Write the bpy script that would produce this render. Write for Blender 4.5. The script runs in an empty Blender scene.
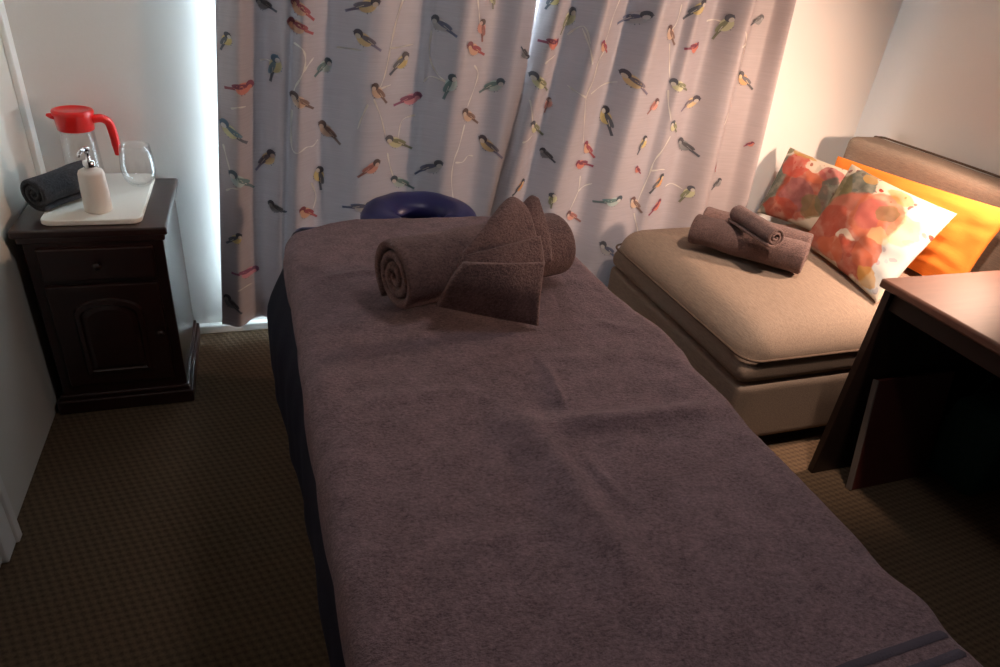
import bpy, bmesh, math, random
from mathutils import Vector, Matrix, noise
random.seed(7)
S = bpy.context.scene
COL = S.collection
PI = math.pi

# ------------------------------------------------------------------ camera
R = [[0.9439018500202238, -0.08048775465288727, 0.320267105521837],
     [-0.31571415484436244, -0.5042991366502507, 0.8037455774091212],
     [0.09681874797428856, -0.8597697960063195, -0.5014200114833299]]
H = 1.45
FPX = 667.0
cam = bpy.data.cameras.new('camera')
cam.sensor_fit = 'HORIZONTAL'
cam.sensor_width = 36.0
cam.lens = 36.0 * FPX / 1000.0
cam.clip_start = 0.02
camo = bpy.data.objects.new('camera', cam)
COL.objects.link(camo)
camo.matrix_world = Matrix(((R[0][0], -R[0][1], -R[0][2], 0), (R[1][0], -R[1][1], -R[1][2], 0),
                            (R[2][0], -R[2][1], -R[2][2], H), (0, 0, 0, 1)))
S.camera = camo


def at(x, y, axis, val):
    """point of the room seen at a pixel of the photograph, on the plane axis = val"""
    v = (x - 500.0, y - 333.5, FPX)
    r = [sum(R[i][k] * v[k] for k in range(3)) for i in range(3)]
    i = 'xyz'.index(axis)
    t = (val - (H if i == 2 else 0)) / r[i]
    return Vector((r[0] * t, r[1] * t, r[2] * t + H))


# ------------------------------------------------------------------ materials
def srgb(r, g, b):
    def f(c):
        c /= 255.0
        return c / 12.92 if c <= 0.04045 else ((c + 0.055) / 1.055) ** 2.4
    return (f(r), f(g), f(b), 1.0)


def new_mat(name):
    m = bpy.data.materials.new(name)
    m.use_nodes = True
    nt = m.node_tree
    b = nt.nodes['Principled BSDF']
    return m, nt, b


def N(nt, t, **kw):
    n = nt.nodes.new(t)
    for k, v in kw.items():
        if k in n.inputs.keys():
            n.inputs[k].default_value = v
        else:
            setattr(n, k, v)
    return n


def plain(name, col, rough=0.5, metal=0.0, bump=0.0, bscale=80.0, var=0.0, vscale=6.0, spec=0.5, sheen=0.0, stretch=None):
    m, nt, b = new_mat(name)
    b.inputs['Base Color'].default_value = col
    b.inputs['Roughness'].default_value = rough
    b.inputs['Metallic'].default_value = metal
    b.inputs['Specular IOR Level'].default_value = spec
    if sheen:
        b.inputs['Sheen Weight'].default_value = sheen
        b.inputs['Sheen Roughness'].default_value = 0.5
        b.inputs['Sheen Tint'].default_value = (min(1, col[0] * 4), min(1, col[1] * 4), min(1, col[2] * 4), 1)
    L = nt.links
    tc = N(nt, 'ShaderNodeTexCoord')
    src = tc.outputs['Object']
    if stretch:
        mp = N(nt, 'ShaderNodeMapping')
        mp.inputs['Scale'].default_value = stretch
        L.new(src, mp.inputs['Vector'])
        src = mp.outputs['Vector']
    if var:
        nz = N(nt, 'ShaderNodeTexNoise', Scale=vscale, Detail=5.0)
        L.new(src, nz.inputs['Vector'])
        mx = N(nt, 'ShaderNodeMix', data_type='RGBA')
        mx.inputs[6].default_value = (col[0] * (1 - var), col[1] * (1 - var), col[2] * (1 - var), 1)
        mx.inputs[7].default_value = (min(1, col[0] * (1 + var)), min(1, col[1] * (1 + var)), min(1, col[2] * (1 + var)), 1)
        L.new(nz.outputs['Fac'], mx.inputs[0])
        L.new(mx.outputs[2], b.inputs['Base Color'])
    if bump:
        nz = N(nt, 'ShaderNodeTexNoise', Scale=bscale, Detail=4.0)
        L.new(src, nz.inputs['Vector'])
        bp = N(nt, 'ShaderNodeBump', Strength=bump, Distance=0.01)
        L.new(nz.outputs['Fac'], bp.inputs['Height'])
        L.new(bp.outputs['Normal'], b.inputs['Normal'])
    return m


def terry(name, col, sheen=0.25):
    """towelling: short pile, uneven tufts"""
    m, nt, b = new_mat(name)
    L = nt.links
    b.inputs['Roughness'].default_value = 0.95
    b.inputs['Specular IOR Level'].default_value = 0.1
    b.inputs['Sheen Weight'].default_value = sheen
    b.inputs['Sheen Roughness'].default_value = 0.6
    b.inputs['Sheen Tint'].default_value = (0.6, 0.52, 0.52, 1)
    tc = N(nt, 'ShaderNodeTexCoord')
    n1 = N(nt, 'ShaderNodeTexNoise', Scale=210.0, Detail=3.0, Roughness=0.75)
    n2 = N(nt, 'ShaderNodeTexNoise', Scale=26.0, Detail=6.0, Roughness=0.72)
    mp = N(nt, 'ShaderNodeMapping')
    mp.inputs['Scale'].default_value = (0.72, 1.0, 1.0)
    L.new(tc.outputs['Object'], mp.inputs['Vector'])
    for n in (n1, n2):
        L.new(mp.outputs['Vector'], n.inputs['Vector'])
    ad = N(nt, 'ShaderNodeMath', operation='MULTIPLY_ADD')
    L.new(n2.outputs['Fac'], ad.inputs[0])
    ad.inputs[1].default_value = 0.55
    L.new(n1.outputs['Fac'], ad.inputs[2])
    hf = N(nt, 'ShaderNodeMapRange')
    hf.inputs['From Min'].default_value = 0.5
    hf.inputs['From Max'].default_value = 1.05
    L.new(ad.outputs[0], hf.inputs['Value'])
    mx = N(nt, 'ShaderNodeMix', data_type='RGBA')
    mx.inputs[6].default_value = (col[0] * 0.42, col[1] * 0.42, col[2] * 0.42, 1)
    mx.inputs[7].default_value = (col[0] * 1.6, col[1] * 1.6, col[2] * 1.6, 1)
    L.new(hf.outputs['Result'], mx.inputs[0])
    L.new(mx.outputs[2], b.inputs['Base Color'])
    bp = N(nt, 'ShaderNodeBump', Strength=0.8, Distance=0.006)
    L.new(ad.outputs[0], bp.inputs['Height'])
    L.new(bp.outputs['Normal'], b.inputs['Normal'])
    return m


def wood(name, c1, c2, rough=0.35, scale=(1.5, 18, 18), coat=0.0):
    m, nt, b = new_mat(name)
    L = nt.links
    tc = N(nt, 'ShaderNodeTexCoord')
    mp = N(nt, 'ShaderNodeMapping')
    mp.inputs['Scale'].default_value = scale
    L.new(tc.outputs['Object'], mp.inputs['Vector'])
    nz = N(nt, 'ShaderNodeTexNoise', Scale=2.2, Detail=8.0, Roughness=0.6, Distortion=0.6)
    L.new(mp.outputs['Vector'], nz.inputs['Vector'])
    mx = N(nt, 'ShaderNodeMix', data_type='RGBA')
    mx.inputs[6].default_value = c1
    mx.inputs[7].default_value = c2
    L.new(nz.outputs['Fac'], mx.inputs[0])
    L.new(mx.outputs[2], b.inputs['Base Color'])
    b.inputs['Roughness'].default_value = rough
    b.inputs['Coat Weight'].default_value = coat
    b.inputs['Coat Roughness'].default_value = 0.2
    bp = N(nt, 'ShaderNodeBump', Strength=0.08, Distance=0.002)
    L.new(nz.outputs['Fac'], bp.inputs['Height'])
    L.new(bp.outputs['Normal'], b.inputs['Normal'])
    return m


def weave(name, col, scale=420.0, var=0.25, rough=0.9, bump=0.25):
    """plain woven upholstery cloth"""
    m, nt, b = new_mat(name)
    L = nt.links
    tc = N(nt, 'ShaderNodeTexCoord')
    mp = N(nt, 'ShaderNodeMapping')
    mp.inputs['Scale'].default_value = (1.0, 0.16, 1.0)
    L.new(tc.outputs['Object'], mp.inputs['Vector'])
    nz = N(nt, 'ShaderNodeTexNoise', Scale=scale * 0.5, Detail=3.0)
    L.new(mp.outputs['Vector'], nz.inputs['Vector'])
    n2 = N(nt, 'ShaderNodeTexNoise', Scale=scale, Detail=2.0)
    L.new(tc.outputs['Object'], n2.inputs['Vector'])
    ad = N(nt, 'ShaderNodeMath', operation='ADD')
    L.new(nz.outputs['Fac'], ad.inputs[0])
    L.new(n2.outputs['Fac'], ad.inputs[1])
    hf = N(nt, 'ShaderNodeMapRange')
    hf.inputs['From Min'].default_value = 0.6
    hf.inputs['From Max'].default_value = 1.4
    L.new(ad.outputs[0], hf.inputs['Value'])
    mx = N(nt, 'ShaderNodeMix', data_type='RGBA')
    mx.inputs[6].default_value = (col[0] * (1 - var), col[1] * (1 - var), col[2] * (1 - var), 1)
    mx.inputs[7].default_value = (min(1, col[0] * (1 + var)), min(1, col[1] * (1 + var)), min(1, col[2] * (1 + var)), 1)
    L.new(hf.outputs['Result'], mx.inputs[0])
    L.new(mx.outputs[2], b.inputs['Base Color'])
    b.inputs['Roughness'].default_value = rough
    b.inputs['Specular IOR Level'].default_value = 0.2
    bp = N(nt, 'ShaderNodeBump', Strength=bump, Distance=0.003)
    L.new(ad.outputs[0], bp.inputs['Height'])
    L.new(bp.outputs['Normal'], b.inputs['Normal'])
    return m


def drape_mat(name, col, trans=0.35, weave_on=False):
    """curtain cloth: lets part of the daylight through"""
    m = bpy.data.materials.new(name)
    m.use_nodes = True
    nt = m.node_tree
    nt.nodes.remove(nt.nodes['Principled BSDF'])
    out = nt.nodes['Material Output']
    L = nt.links
    d = N(nt, 'ShaderNodeBsdfDiffuse')
    t = N(nt, 'ShaderNodeBsdfTranslucent')
    g = N(nt, 'ShaderNodeBsdfGlossy', Roughness=0.45)
    d.inputs['Color'].default_value = col
    t.inputs['Color'].default_value = col
    mx = N(nt, 'ShaderNodeMixShader', Fac=trans)
    L.new(d.outputs[0], mx.inputs[1])
    L.new(t.outputs[0], mx.inputs[2])
    m2 = N(nt, 'ShaderNodeMixShader', Fac=0.03)
    L.new(mx.outputs[0], m2.inputs[1])
    L.new(g.outputs[0], m2.inputs[2])
    L.new(m2.outputs[0], out.inputs['Surface'])
    if weave_on:
        tc = N(nt, 'ShaderNodeTexCoord')
        mp = N(nt, 'ShaderNodeMapping')
        mp.inputs['Scale'].default_value = (9.0, 9.0, 260.0)
        L.new(tc.outputs['Object'], mp.inputs['Vector'])
        nz = N(nt, 'ShaderNodeTexNoise', Scale=1.0, Detail=3.0)
        L.new(mp.outputs['Vector'], nz.inputs['Vector'])
        cm = N(nt, 'ShaderNodeMix', data_type='RGBA')
        cm.inputs[6].default_value = (col[0] * 0.86, col[1] * 0.86, col[2] * 0.86, 1)
        cm.inputs[7].default_value = (min(1, col[0] * 1.12), min(1, col[1] * 1.12), min(1, col[2] * 1.12), 1)
        L.new(nz.outputs['Fac'], cm.inputs[0])
        L.new(cm.outputs[2], d.inputs['Color'])
        L.new(cm.outputs[2], t.inputs['Color'])
    return m


def floral(name, base, blobs, seed=0.0):
    """printed cushion cover: soft watercolour blossoms and leaves on a cream cloth (UV space)"""
    m, nt, b = new_mat(name)
    L = nt.links
    uv = N(nt, 'ShaderNodeUVMap')
    nz = N(nt, 'ShaderNodeTexNoise', Scale=5.0, Detail=3.0)
    mp = N(nt, 'ShaderNodeMapping')
    mp.inputs['Location'].default_value = (seed, seed * 1.7, 0)
    L.new(uv.outputs['UV'], mp.inputs['Vector'])
    L.new(mp.outputs['Vector'], nz.inputs['Vector'])
    sub = N(nt, 'ShaderNodeVectorMath', operation='SUBTRACT')
    sub.inputs[1].default_value = (0.5, 0.5, 0.5)
    L.new(nz.outputs['Color'], sub.inputs[0])
    sc = N(nt, 'ShaderNodeVectorMath', operation='SCALE')
    sc.inputs['Scale'].default_value = 0.16
    L.new(sub.outputs[0], sc.inputs[0])
    wp = N(nt, 'ShaderNodeVectorMath', operation='ADD')
    L.new(uv.outputs['UV'], wp.inputs[0])
    L.new(sc.outputs[0], wp.inputs[1])
    nb = N(nt, 'ShaderNodeTexNoise', Scale=9.0, Detail=4.0)
    L.new(mp.outputs['Vector'], nb.inputs['Vector'])
    # small sprigs on the cream ground
    vo = N(nt, 'ShaderNodeTexVoronoi', Scale=11.0)
    L.new(wp.outputs[0], vo.inputs['Vector'])
    lt = N(nt, 'ShaderNodeMath', operation='LESS_THAN')
    lt.inputs[1].default_value = 0.26
    L.new(vo.outputs['Distance'], lt.inputs[0])
    hs = N(nt, 'ShaderNodeMix', data_type='RGBA')
    hs.inputs[6].default_value = srgb(150, 60, 50)
    hs.inputs[7].default_value = srgb(120, 150, 150)
    sp = N(nt, 'ShaderNodeSeparateColor')
    L.new(vo.outputs['Color'], sp.inputs[0])
    L.new(sp.outputs[0], hs.inputs[0])
    cur = N(nt, 'ShaderNodeMix', data_type='RGBA')
    cur.inputs[6].default_value = base
    L.new(hs.outputs[2], cur.inputs[7])
    L.new(lt.outputs[0], cur.inputs[0])
    last = cur.outputs[2]
    for (u, v, ru, rv, col, op) in blobs:
        s1 = N(nt, 'ShaderNodeVectorMath', operation='SUBTRACT')
        s1.inputs[1].default_value = (u, v, 0)
        L.new(wp.outputs[0], s1.inputs[0])
        dv = N(nt, 'ShaderNodeVectorMath', operation='MULTIPLY')
        dv.inputs[1].default_value = (1 / ru, 1 / rv, 0)
        L.new(s1.outputs[0], dv.inputs[0])
        ln = N(nt, 'ShaderNodeVectorMath', operation='LENGTH')
        L.new(dv.outputs[0], ln.inputs[0])
        rg = N(nt, 'ShaderNodeMapRange')
        rg.inputs['From Min'].default_value = 1.06
        rg.inputs['From Max'].default_value = 0.96
        rg.inputs['To Max'].default_value = op
        L.new(ln.outputs['Value'], rg.inputs['Value'])
        ml = N(nt, 'ShaderNodeMapRange')
        ml.inputs['From Min'].default_value = 0.25
        ml.inputs['From Max'].default_value = 0.6
        ml.inputs['To Min'].default_value = 0.7
        L.new(nb.outputs['Fac'], ml.inputs['Value'])
        mu = N(nt, 'ShaderNodeMath', operation='MULTIPLY')
        L.new(rg.outputs['Result'], mu.inputs[0])
        L.new(ml.outputs['Result'], mu.inputs[1])
        mx = N(nt, 'ShaderNodeMix', data_type='RGBA')
        L.new(mu.outputs[0], mx.inputs[0])
        L.new(last, mx.inputs[6])
        mx.inputs[7].default_value = col
        last = mx.outputs[2]
    L.new(last, b.inputs['Base Color'])
    b.inputs['Roughness'].default_value = 0.85
    b.inputs['Specular IOR Level'].default_value = 0.2
    n3 = N(nt, 'ShaderNodeTexNoise', Scale=160.0, Detail=2.0)
    L.new(uv.outputs['UV'], n3.inputs['Vector'])
    bp = N(nt, 'ShaderNodeBump', Strength=0.15, Distance=0.003)
    L.new(n3.outputs['Fac'], bp.inputs['Height'])
    L.new(bp.outputs['Normal'], b.inputs['Normal'])
    return m


def carpet_mat():
    """loop carpet laid in a diagonal woven check"""
    m, nt, b = new_mat('carpet')
    L = nt.links
    tc = N(nt, 'ShaderNodeTexCoord')
    mp = N(nt, 'ShaderNodeMapping')
    mp.inputs['Rotation'].default_value = (0, 0, math.radians(32))
    L.new(tc.outputs['Object'], mp.inputs['Vector'])
    sx = N(nt, 'ShaderNodeSeparateXYZ')
    L.new(mp.outputs['Vector'], sx.inputs[0])
    waves = []
    for ax, fr in (('X', 2 * PI / 0.034), ('Y', 2 * PI / 0.024)):
        mu = N(nt, 'ShaderNodeMath', operation='MULTIPLY')
        mu.inputs[1].default_value = fr
        L.new(sx.outputs[ax], mu.inputs[0])
        sn = N(nt, 'ShaderNodeMath', operation='SINE')
        L.new(mu.outputs[0], sn.inputs[0])
        waves.append(sn)
    pr = N(nt, 'ShaderNodeMath', operation='MULTIPLY')
    L.new(waves[0].outputs[0], pr.inputs[0])
    L.new(waves[1].outputs[0], pr.inputs[1])
    nz = N(nt, 'ShaderNodeTexNoise', Scale=170.0, Detail=3.0)
    L.new(tc.outputs['Object'], nz.inputs['Vector'])
    ad = N(nt, 'ShaderNodeMath', operation='MULTIPLY_ADD')
    ad.inputs[1].default_value = 0.3
    L.new(pr.outputs[0], ad.inputs[0])
    L.new(nz.outputs['Fac'], ad.inputs[2])
    hf = N(nt, 'ShaderNodeMapRange')
    hf.inputs['From Min'].default_value = 0.1
    hf.inputs['From Max'].default_value = 0.9
    L.new(ad.outputs[0], hf.inputs['Value'])
    big = N(nt, 'ShaderNodeTexNoise', Scale=2.2, Detail=4.0)
    L.new(tc.outputs['Object'], big.inputs['Vector'])
    mx = N(nt, 'ShaderNodeMix', data_type='RGBA')
    mx.inputs[6].default_value = srgb(70, 58, 46)
    mx.inputs[7].default_value = srgb(104, 87, 69)
    L.new(hf.outputs['Result'], mx.inputs[0])
    hv = N(nt, 'ShaderNodeHueSaturation')
    vr = N(nt, 'ShaderNodeMapRange')
    vr.inputs['To Min'].default_value = 0.8
    vr.inputs['To Max'].default_value = 1.15
    L.new(big.outputs['Fac'], vr.inputs['Value'])
    L.new(vr.outputs['Result'], hv.inputs['Value'])
    L.new(mx.outputs[2], hv.inputs['Color'])
    L.new(hv.outputs[0], b.inputs['Base Color'])
    b.inputs['Roughness'].default_value = 0.95
    b.inputs['Specular IOR Level'].default_value = 0.1
    bp = N(nt, 'ShaderNodeBump', Strength=0.4, Distance=0.005)
    L.new(ad.outputs[0], bp.inputs['Height'])
    L.new(bp.outputs['Normal'], b.inputs['Normal'])
    return m


def glass_mat(name, tint=(1, 1, 1, 1), refr=True):
    m = bpy.data.materials.new(name)
    m.use_nodes = True
    nt = m.node_tree
    nt.nodes.remove(nt.nodes['Principled BSDF'])
    out = nt.nodes['Material Output']
    L = nt.links
    if refr:
        g = N(nt, 'ShaderNodeBsdfGlass', Roughness=0.0, IOR=1.45)
        g.inputs['Color'].default_value = tint
        L.new(g.outputs[0], out.inputs['Surface'])
        return m
    tr = N(nt, 'ShaderNodeBsdfTransparent')
    tr.inputs['Color'].default_value = tint
    gl = N(nt, 'ShaderNodeBsdfGlossy', Roughness=0.02)
    lw = N(nt, 'ShaderNodeLayerWeight', Blend=0.5)
    pw = N(nt, 'ShaderNodeMath', operation='POWER')
    pw.inputs[1].default_value = 3.0
    L.new(lw.outputs['Facing'], pw.inputs[0])
    fr = N(nt, 'ShaderNodeMapRange')
    fr.inputs['To Min'].default_value = 0.03
    fr.inputs['To Max'].default_value = 0.7
    L.new(pw.outputs[0], fr.inputs['Value'])
    mx = N(nt, 'ShaderNodeMixShader')
    L.new(fr.outputs['Result'], mx.inputs[0])
    L.new(tr.outputs[0], mx.inputs[1])
    L.new(gl.outputs[0], mx.inputs[2])
    L.new(mx.outputs[0], out.inputs['Surface'])
    return m


M = {}
M['wall'] = plain('wall_paint', srgb(232, 230, 226), 0.45, bump=0.04, bscale=60)
M['wall_gloss'] = plain('wall_gloss_paint', srgb(226, 224, 216), 0.3, bump=0.05, bscale=9)
M['ceil'] = plain('ceiling_paint', srgb(168, 164, 158), 0.8)
M['wall_dark'] = plain('dark_wall_paint', srgb(72, 62, 58), 0.8)
M['trim'] = plain('white_gloss_trim', srgb(238, 238, 234), 0.3)
M['carpet'] = carpet_mat()
M['dark_wood'] = wood('mahogany_stained_wood', srgb(28, 11, 9), srgb(48, 19, 15), 0.3, coat=0.25)
M['desk_top'] = wood('walnut_desk_veneer', srgb(80, 50, 40), srgb(112, 74, 58), 0.5, scale=(2, 22, 22), coat=0.0)
M['desk_dark'] = wood('dark_desk_wood', srgb(26, 15, 11), srgb(40, 23, 17), 0.45)
M['board'] = wood('red_brown_board', srgb(62, 22, 17), srgb(80, 30, 22), 0.5)
M['edge_grey'] = plain('grey_edging', srgb(112, 104, 98), 0.5)
M['teal'] = weave('dark_teal_cloth', srgb(28, 58, 56))
M['blanket'] = terry('brown_grey_terry', srgb(122, 102, 107))
M['blanket_band'] = plain('flat_woven_band', srgb(88, 82, 92), 0.9, bump=0.3, bscale=300, spec=0.1)
M['towel'] = terry('mauve_brown_terry', srgb(116, 92, 90))
M['towel_hem'] = plain('towel_hem', srgb(118, 92, 90), 0.9, bump=0.2, bscale=250, spec=0.1)
M['sofa_towel'] = terry('taupe_terry', srgb(106, 86, 83))
M['black_towel'] = terry('charcoal_terry', srgb(58, 60, 64), 0.15)
M['navy'] = plain('navy_sheet', srgb(20, 20, 40), 0.75, bump=0.15, bscale=140, spec=0.25)
M['navy_vinyl'] = plain('navy_vinyl', srgb(38, 40, 96), 0.36, bump=0.12, bscale=14)
M['sofa'] = weave('taupe_sofa_cloth', srgb(142, 126, 112))
M['piping'] = weave('taupe_piping', srgb(92, 77, 66))
M['orange'] = weave('orange_cushion_cloth', srgb(240, 138, 56), var=0.08, bump=0.12)
M['white_board'] = plain('white_board', srgb(240, 236, 226), 0.35)
M['red'] = plain('red_plastic', srgb(226, 30, 26), 0.28)
M['ceramic'] = plain('matt_ceramic', srgb(232, 222, 212), 0.5)
M['chrome'] = plain('chrome', (0.75, 0.75, 0.76, 1), 0.12, metal=1.0)
M['brass'] = plain('aged_brass_knob', srgb(92, 62, 34), 0.4, metal=0.9)
M['water_glass'] = glass_mat('clear_glass', (0.985, 0.99, 0.99, 1), False)
M['pane'] = glass_mat('window_pane', (0.97, 0.99, 1, 1), False)
M['frame'] = plain('window_frame', srgb(225, 226, 228), 0.4)
M['black_metal'] = plain('black_metal', srgb(24, 24, 26), 0.4, metal=0.6)
M['beech'] = wood('beech_leg', srgb(160, 118, 76), srgb(190, 146, 98), 0.4)


# ------------------------------------------------------------------ mesh helpers
def link(name, bm, mat=None, parent=None, smooth=False, mats=None, recalc=True):
    if recalc:
        bmesh.ops.recalc_face_normals(bm, faces=bm.faces)
    me = bpy.data.meshes.new(name)
    bm.to_mesh(me)
    bm.free()
    for mm in (mats or [mat]):
        me.materials.append(mm)
    if smooth:
        for p in me.polygons:
            p.use_smooth = True
    o = bpy.data.objects.new(name, me)
    COL.objects.link(o)
    if parent:
        o.parent = parent
        o.matrix_parent_inverse = Matrix.Translation(parent.location).inverted()
    return o


def thing(name, label, cat, loc, group=None):
    o = bpy.data.objects.new(name, None)
    o.empty_display_size = 0.05
    COL.objects.link(o)
    o.location = loc
    o['label'] = label
    o['category'] = cat
    if group:
        o['group'] = group
    return o


def tag(o, label, cat, group=None):
    o['label'] = label
    o['category'] = cat
    if group:
        o['group'] = group
    return o


def struct(o):
    o['kind'] = 'structure'
    return o


def box(bm, x0, x1, y0, y1, z0, z1, bev=0.0, seg=2):
    vs = [bm.verts.new((x, y, z)) for x in (x0, x1) for y in (y0, y1) for z in (z0, z1)]
    idx = [(0, 1, 3, 2), (4, 6, 7, 5), (0, 4, 5, 1), (2, 3, 7, 6), (0, 2, 6, 4), (1, 5, 7, 3)]
    fs = [bm.faces.new([vs[i] for i in f]) for f in idx]
    if bev:
        es = list({e for f in fs for e in f.edges})
        bmesh.ops.bevel(bm, geom=es, offset=bev, segments=seg, affect='EDGES', profile=0.5)
    return bm


def bx(*a, **k):
    bm = bmesh.new()
    return box(bm, *a, **k)


def lathe(bm, prof, c, n=40, axis=None, sx=1.0, sy=1.0):
    """prof: list of (r, z); open ends are closed when r = 0"""
    rings = []
    for r, z in prof:
        if r < 1e-6:
            rings.append([bm.verts.new((c[0], c[1], c[2] + z))])
        else:
            rings.append([bm.verts.new((c[0] + r * sx * math.cos(2 * PI * k / n), c[1] + r * sy * math.sin(2 * PI * k / n), c[2] + z)) for k in range(n)])
    for a, b in zip(rings[:-1], rings[1:]):
        for k in range(n):
            k2 = (k + 1) % n
            if len(a) == 1 and len(b) == 1:
                continue
            if len(a) == 1:
                bm.faces.new((a[0], b[k], b[k2]))
            elif len(b) == 1:
                bm.faces.new((a[k], b[0], a[k2]))
            else:
                bm.faces.new((a[k], b[k], b[k2], a[k2]))
    return bm


def tube(bm, pts, rad, n=10, cap=True, flat=1.0):
    pts = [Vector(p) for p in pts]
    rads = rad if isinstance(rad, (list, tuple)) else [rad] * len(pts)
    rings = []
    up = Vector((0, 0, 1))
    prev = None
    for i, p in enumerate(pts):
        t = (pts[min(i + 1, len(pts) - 1)] - pts[max(i - 1, 0)]).normalized()
        a = prev - t * prev.dot(t) if prev is not None else (up - t * up.dot(t))
        if a.length < 1e-4:
            a = Vector((1, 0, 0)) - t * t.x
        a.normalize()
        prev = a
        b = t.cross(a)
        rings.append([bm.verts.new(p + a * (rads[i] * math.cos(2 * PI * k / n)) + b * (rads[i] * flat * math.sin(2 * PI * k / n))) for k in range(n)])
    for r1, r2 in zip(rings[:-1], rings[1:]):
        for k in range(n):
            k2 = (k + 1) % n
            bm.faces.new((r1[k], r2[k], r2[k2], r1[k2]))
    if cap:
        bm.faces.new(rings[0])
        bm.faces.new(rings[-1])
    return bm


def smooth_path(pts, n=8):
    pts = [Vector(p) for p in pts]
    out = []
    for i in range(len(pts) - 1):
        p0, p1, p2, p3 = pts[max(i - 1, 0)], pts[i], pts[i + 1], pts[min(i + 2, len(pts) - 1)]
        for k in range(n):
            t = k / n
            out.append(0.5 * ((2 * p1) + (p2 - p0) * t + (2 * p0 - 5 * p1 + 4 * p2 - p3) * t * t + (3 * p1 - p0 - 3 * p2 + p3) * t ** 3))
    out.append(pts[-1])
    return out


def interp(tab, x):
    if x <= tab[0][0]:
        return tab[0][1]
    for (a, va), (b, vb) in zip(tab[:-1], tab[1:]):
        if x <= b:
            t = (x - a) / (b - a)
            t = t * t * (3 - 2 * t)
            return va + (vb - va) * t
    return tab[-1][1]


def sstep(a, b, x):
    t = max(0.0, min(1.0, (x - a) / (b - a)))
    return t * t * (3 - 2 * t)


def nz(x, y, z=0.0):
    return noise.noise(Vector((x, y, z)))


# ------------------------------------------------------------------ the room
XL, XR, YB, YF, ZC = -0.69, 2.73, 2.537, -1.35, 2.42
WX0, WX1, WZ0, WZ1 = -0.08, 1.80, 0.16, 2.06          # window opening in the back wall
struct(link('floor', bx(XL - 0.1, XR + 0.1, YF - 0.1, YB + 0.12, -0.1, 0.0), M['carpet']))
struct(link('ceiling', bx(XL - 0.1, XR + 0.1, YF - 0.1, YB + 0.12, ZC, ZC + 0.1), M['ceil']))
struct(link('wall_left', bx(XL - 0.1, XL, YF - 0.1, YB + 0.12, 0, ZC), M['wall_gloss']))
struct(link('wall_right', bx(XR, XR + 0.1, YF - 0.1, YB + 0.12, 0, ZC), M['wall']))
struct(link('wall_front', bx(XL, XR, YF - 0.1, YF, 0, ZC), M['wall_dark']))
bm = bmesh.new()
box(bm, XL, WX0, YB, YB + 0.12, 0, ZC)
box(bm, WX1, XR, YB, YB + 0.12, 0, ZC)
box(bm, WX0, WX1, YB, YB + 0.12, 0, WZ0)
box(bm, WX0, WX1, YB, YB + 0.12, WZ1, ZC)
struct(link('wall_back', bm, M['wall']))
bm = bmesh.new()
for a in ((WX0, WX0 + 0.045, WZ0, WZ1), (WX1 - 0.045, WX1, WZ0, WZ1), ((WX0 + WX1) / 2 - 0.02, (WX0 + WX1) / 2 + 0.02, WZ0, WZ1)):
    box(bm, a[0], a[1], YB + 0.06, YB + 0.11, a[2], a[3], 0.004)
for a in ((WX0, WX1, WZ0, WZ0 + 0.045), (WX0, WX1, WZ1 - 0.045, WZ1)):
    box(bm, a[0], a[1], YB + 0.06, YB + 0.11, a[2], a[3], 0.004)
win = struct(link('window_1', bm, M['frame']))
link('pane', bx(WX0 + 0.045, WX1 - 0.045, YB + 0.083, YB + 0.087, WZ0 + 0.045, WZ1 - 0.045), M['pane'], win)
bm = bmesh.new()
box(bm, WX0 - 0.0, WX1 + 0.0, YB - 0.018, YB + 0.058, WZ0 - 0.02, WZ0 + 0.004, 0.004)
link('sill', bm, M['trim'], win)


def skirting(name, x0, x1, y0, y1, hh=0.075):
    bm = bmesh.new()
    box(bm, x0, x1, y0, y1, 0, hh, 0.006, 3)
    return struct(link(name, bm, M['trim']))


skirting('baseboard_back', XL + 0.016, XR - 0.016, YB - 0.03, YB, 0.036)
skirting('baseboard_right', XR - 0.016, XR, YF, YB)
# white corner strip on the left wall, and the door casing nearer the camera
struct(link('trim_1', bx(XL, XL + 0.018, YB - 0.052, YB, 0, ZC, bev=0.004), M['trim']))
bm = bmesh.new()
box(bm, XL, XL + 0.02, 1.44, 1.53, 0, 2.08, 0.005)
box(bm, XL, XL + 0.028, 1.505, 1.535, 0, 2.08, 0.005)
box(bm, XL, XL + 0.02, 0.60, 0.69, 0, 2.08, 0.005)
box(bm, XL, XL + 0.02, 0.60, 1.53, 2.08, 2.17, 0.005)
struct(link('trim_2', bm, M['trim']))
bm = bmesh.new()
box(bm, XL, XL + 0.008, 0.69, 1.44, 0.01, 2.08, 0.003)
for z0, z1 in ((0.18, 0.95), (1.1, 1.95)):
    for y0, y1 in ((0.78, 1.03), (1.1, 1.35)):
        box(bm, XL, XL + 0.014, y0, y1, z0, z1, 0.006)
dr = struct(link('door_1', bm, M['trim']))
bm = bmesh.new()
tube(bm, [(XL + 0.008, 0.76, 1.0), (XL + 0.05, 0.76, 1.0), (XL + 0.055, 0.80, 1.0), (XL + 0.055, 0.87, 1.0)], 0.009)
link('door_handle', bm, M['chrome'], dr, True)

# ------------------------------------------------------------------ curtains
YC = 2.445


def edge_lin(p1, p2):
    a, b = at(*p1, 'y', YC), at(*p2, 'y', YC)
    k = (b.x - a.x) / (b.z - a.z)
    return lambda z: a.x + k * (z - a.z)


eL = edge_lin((215, 0), (222, 325))
eG = edge_lin((537, 0), (505, 200))
eG2 = edge_lin((540, 0), (490, 200))
eR = edge_lin((792, 0), (743, 205))


def fold_table(pts, e0, e1):
    """ridge / valley pixels on the photo's top row -> (s, depth)"""
    out = []
    for x, d in pts:
        p = at(x, 0, 'y', YC)
        a, b = e0(p.z), e1(p.z)
        out.append(((p.x - a) / (b - a), d))
    return out


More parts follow.
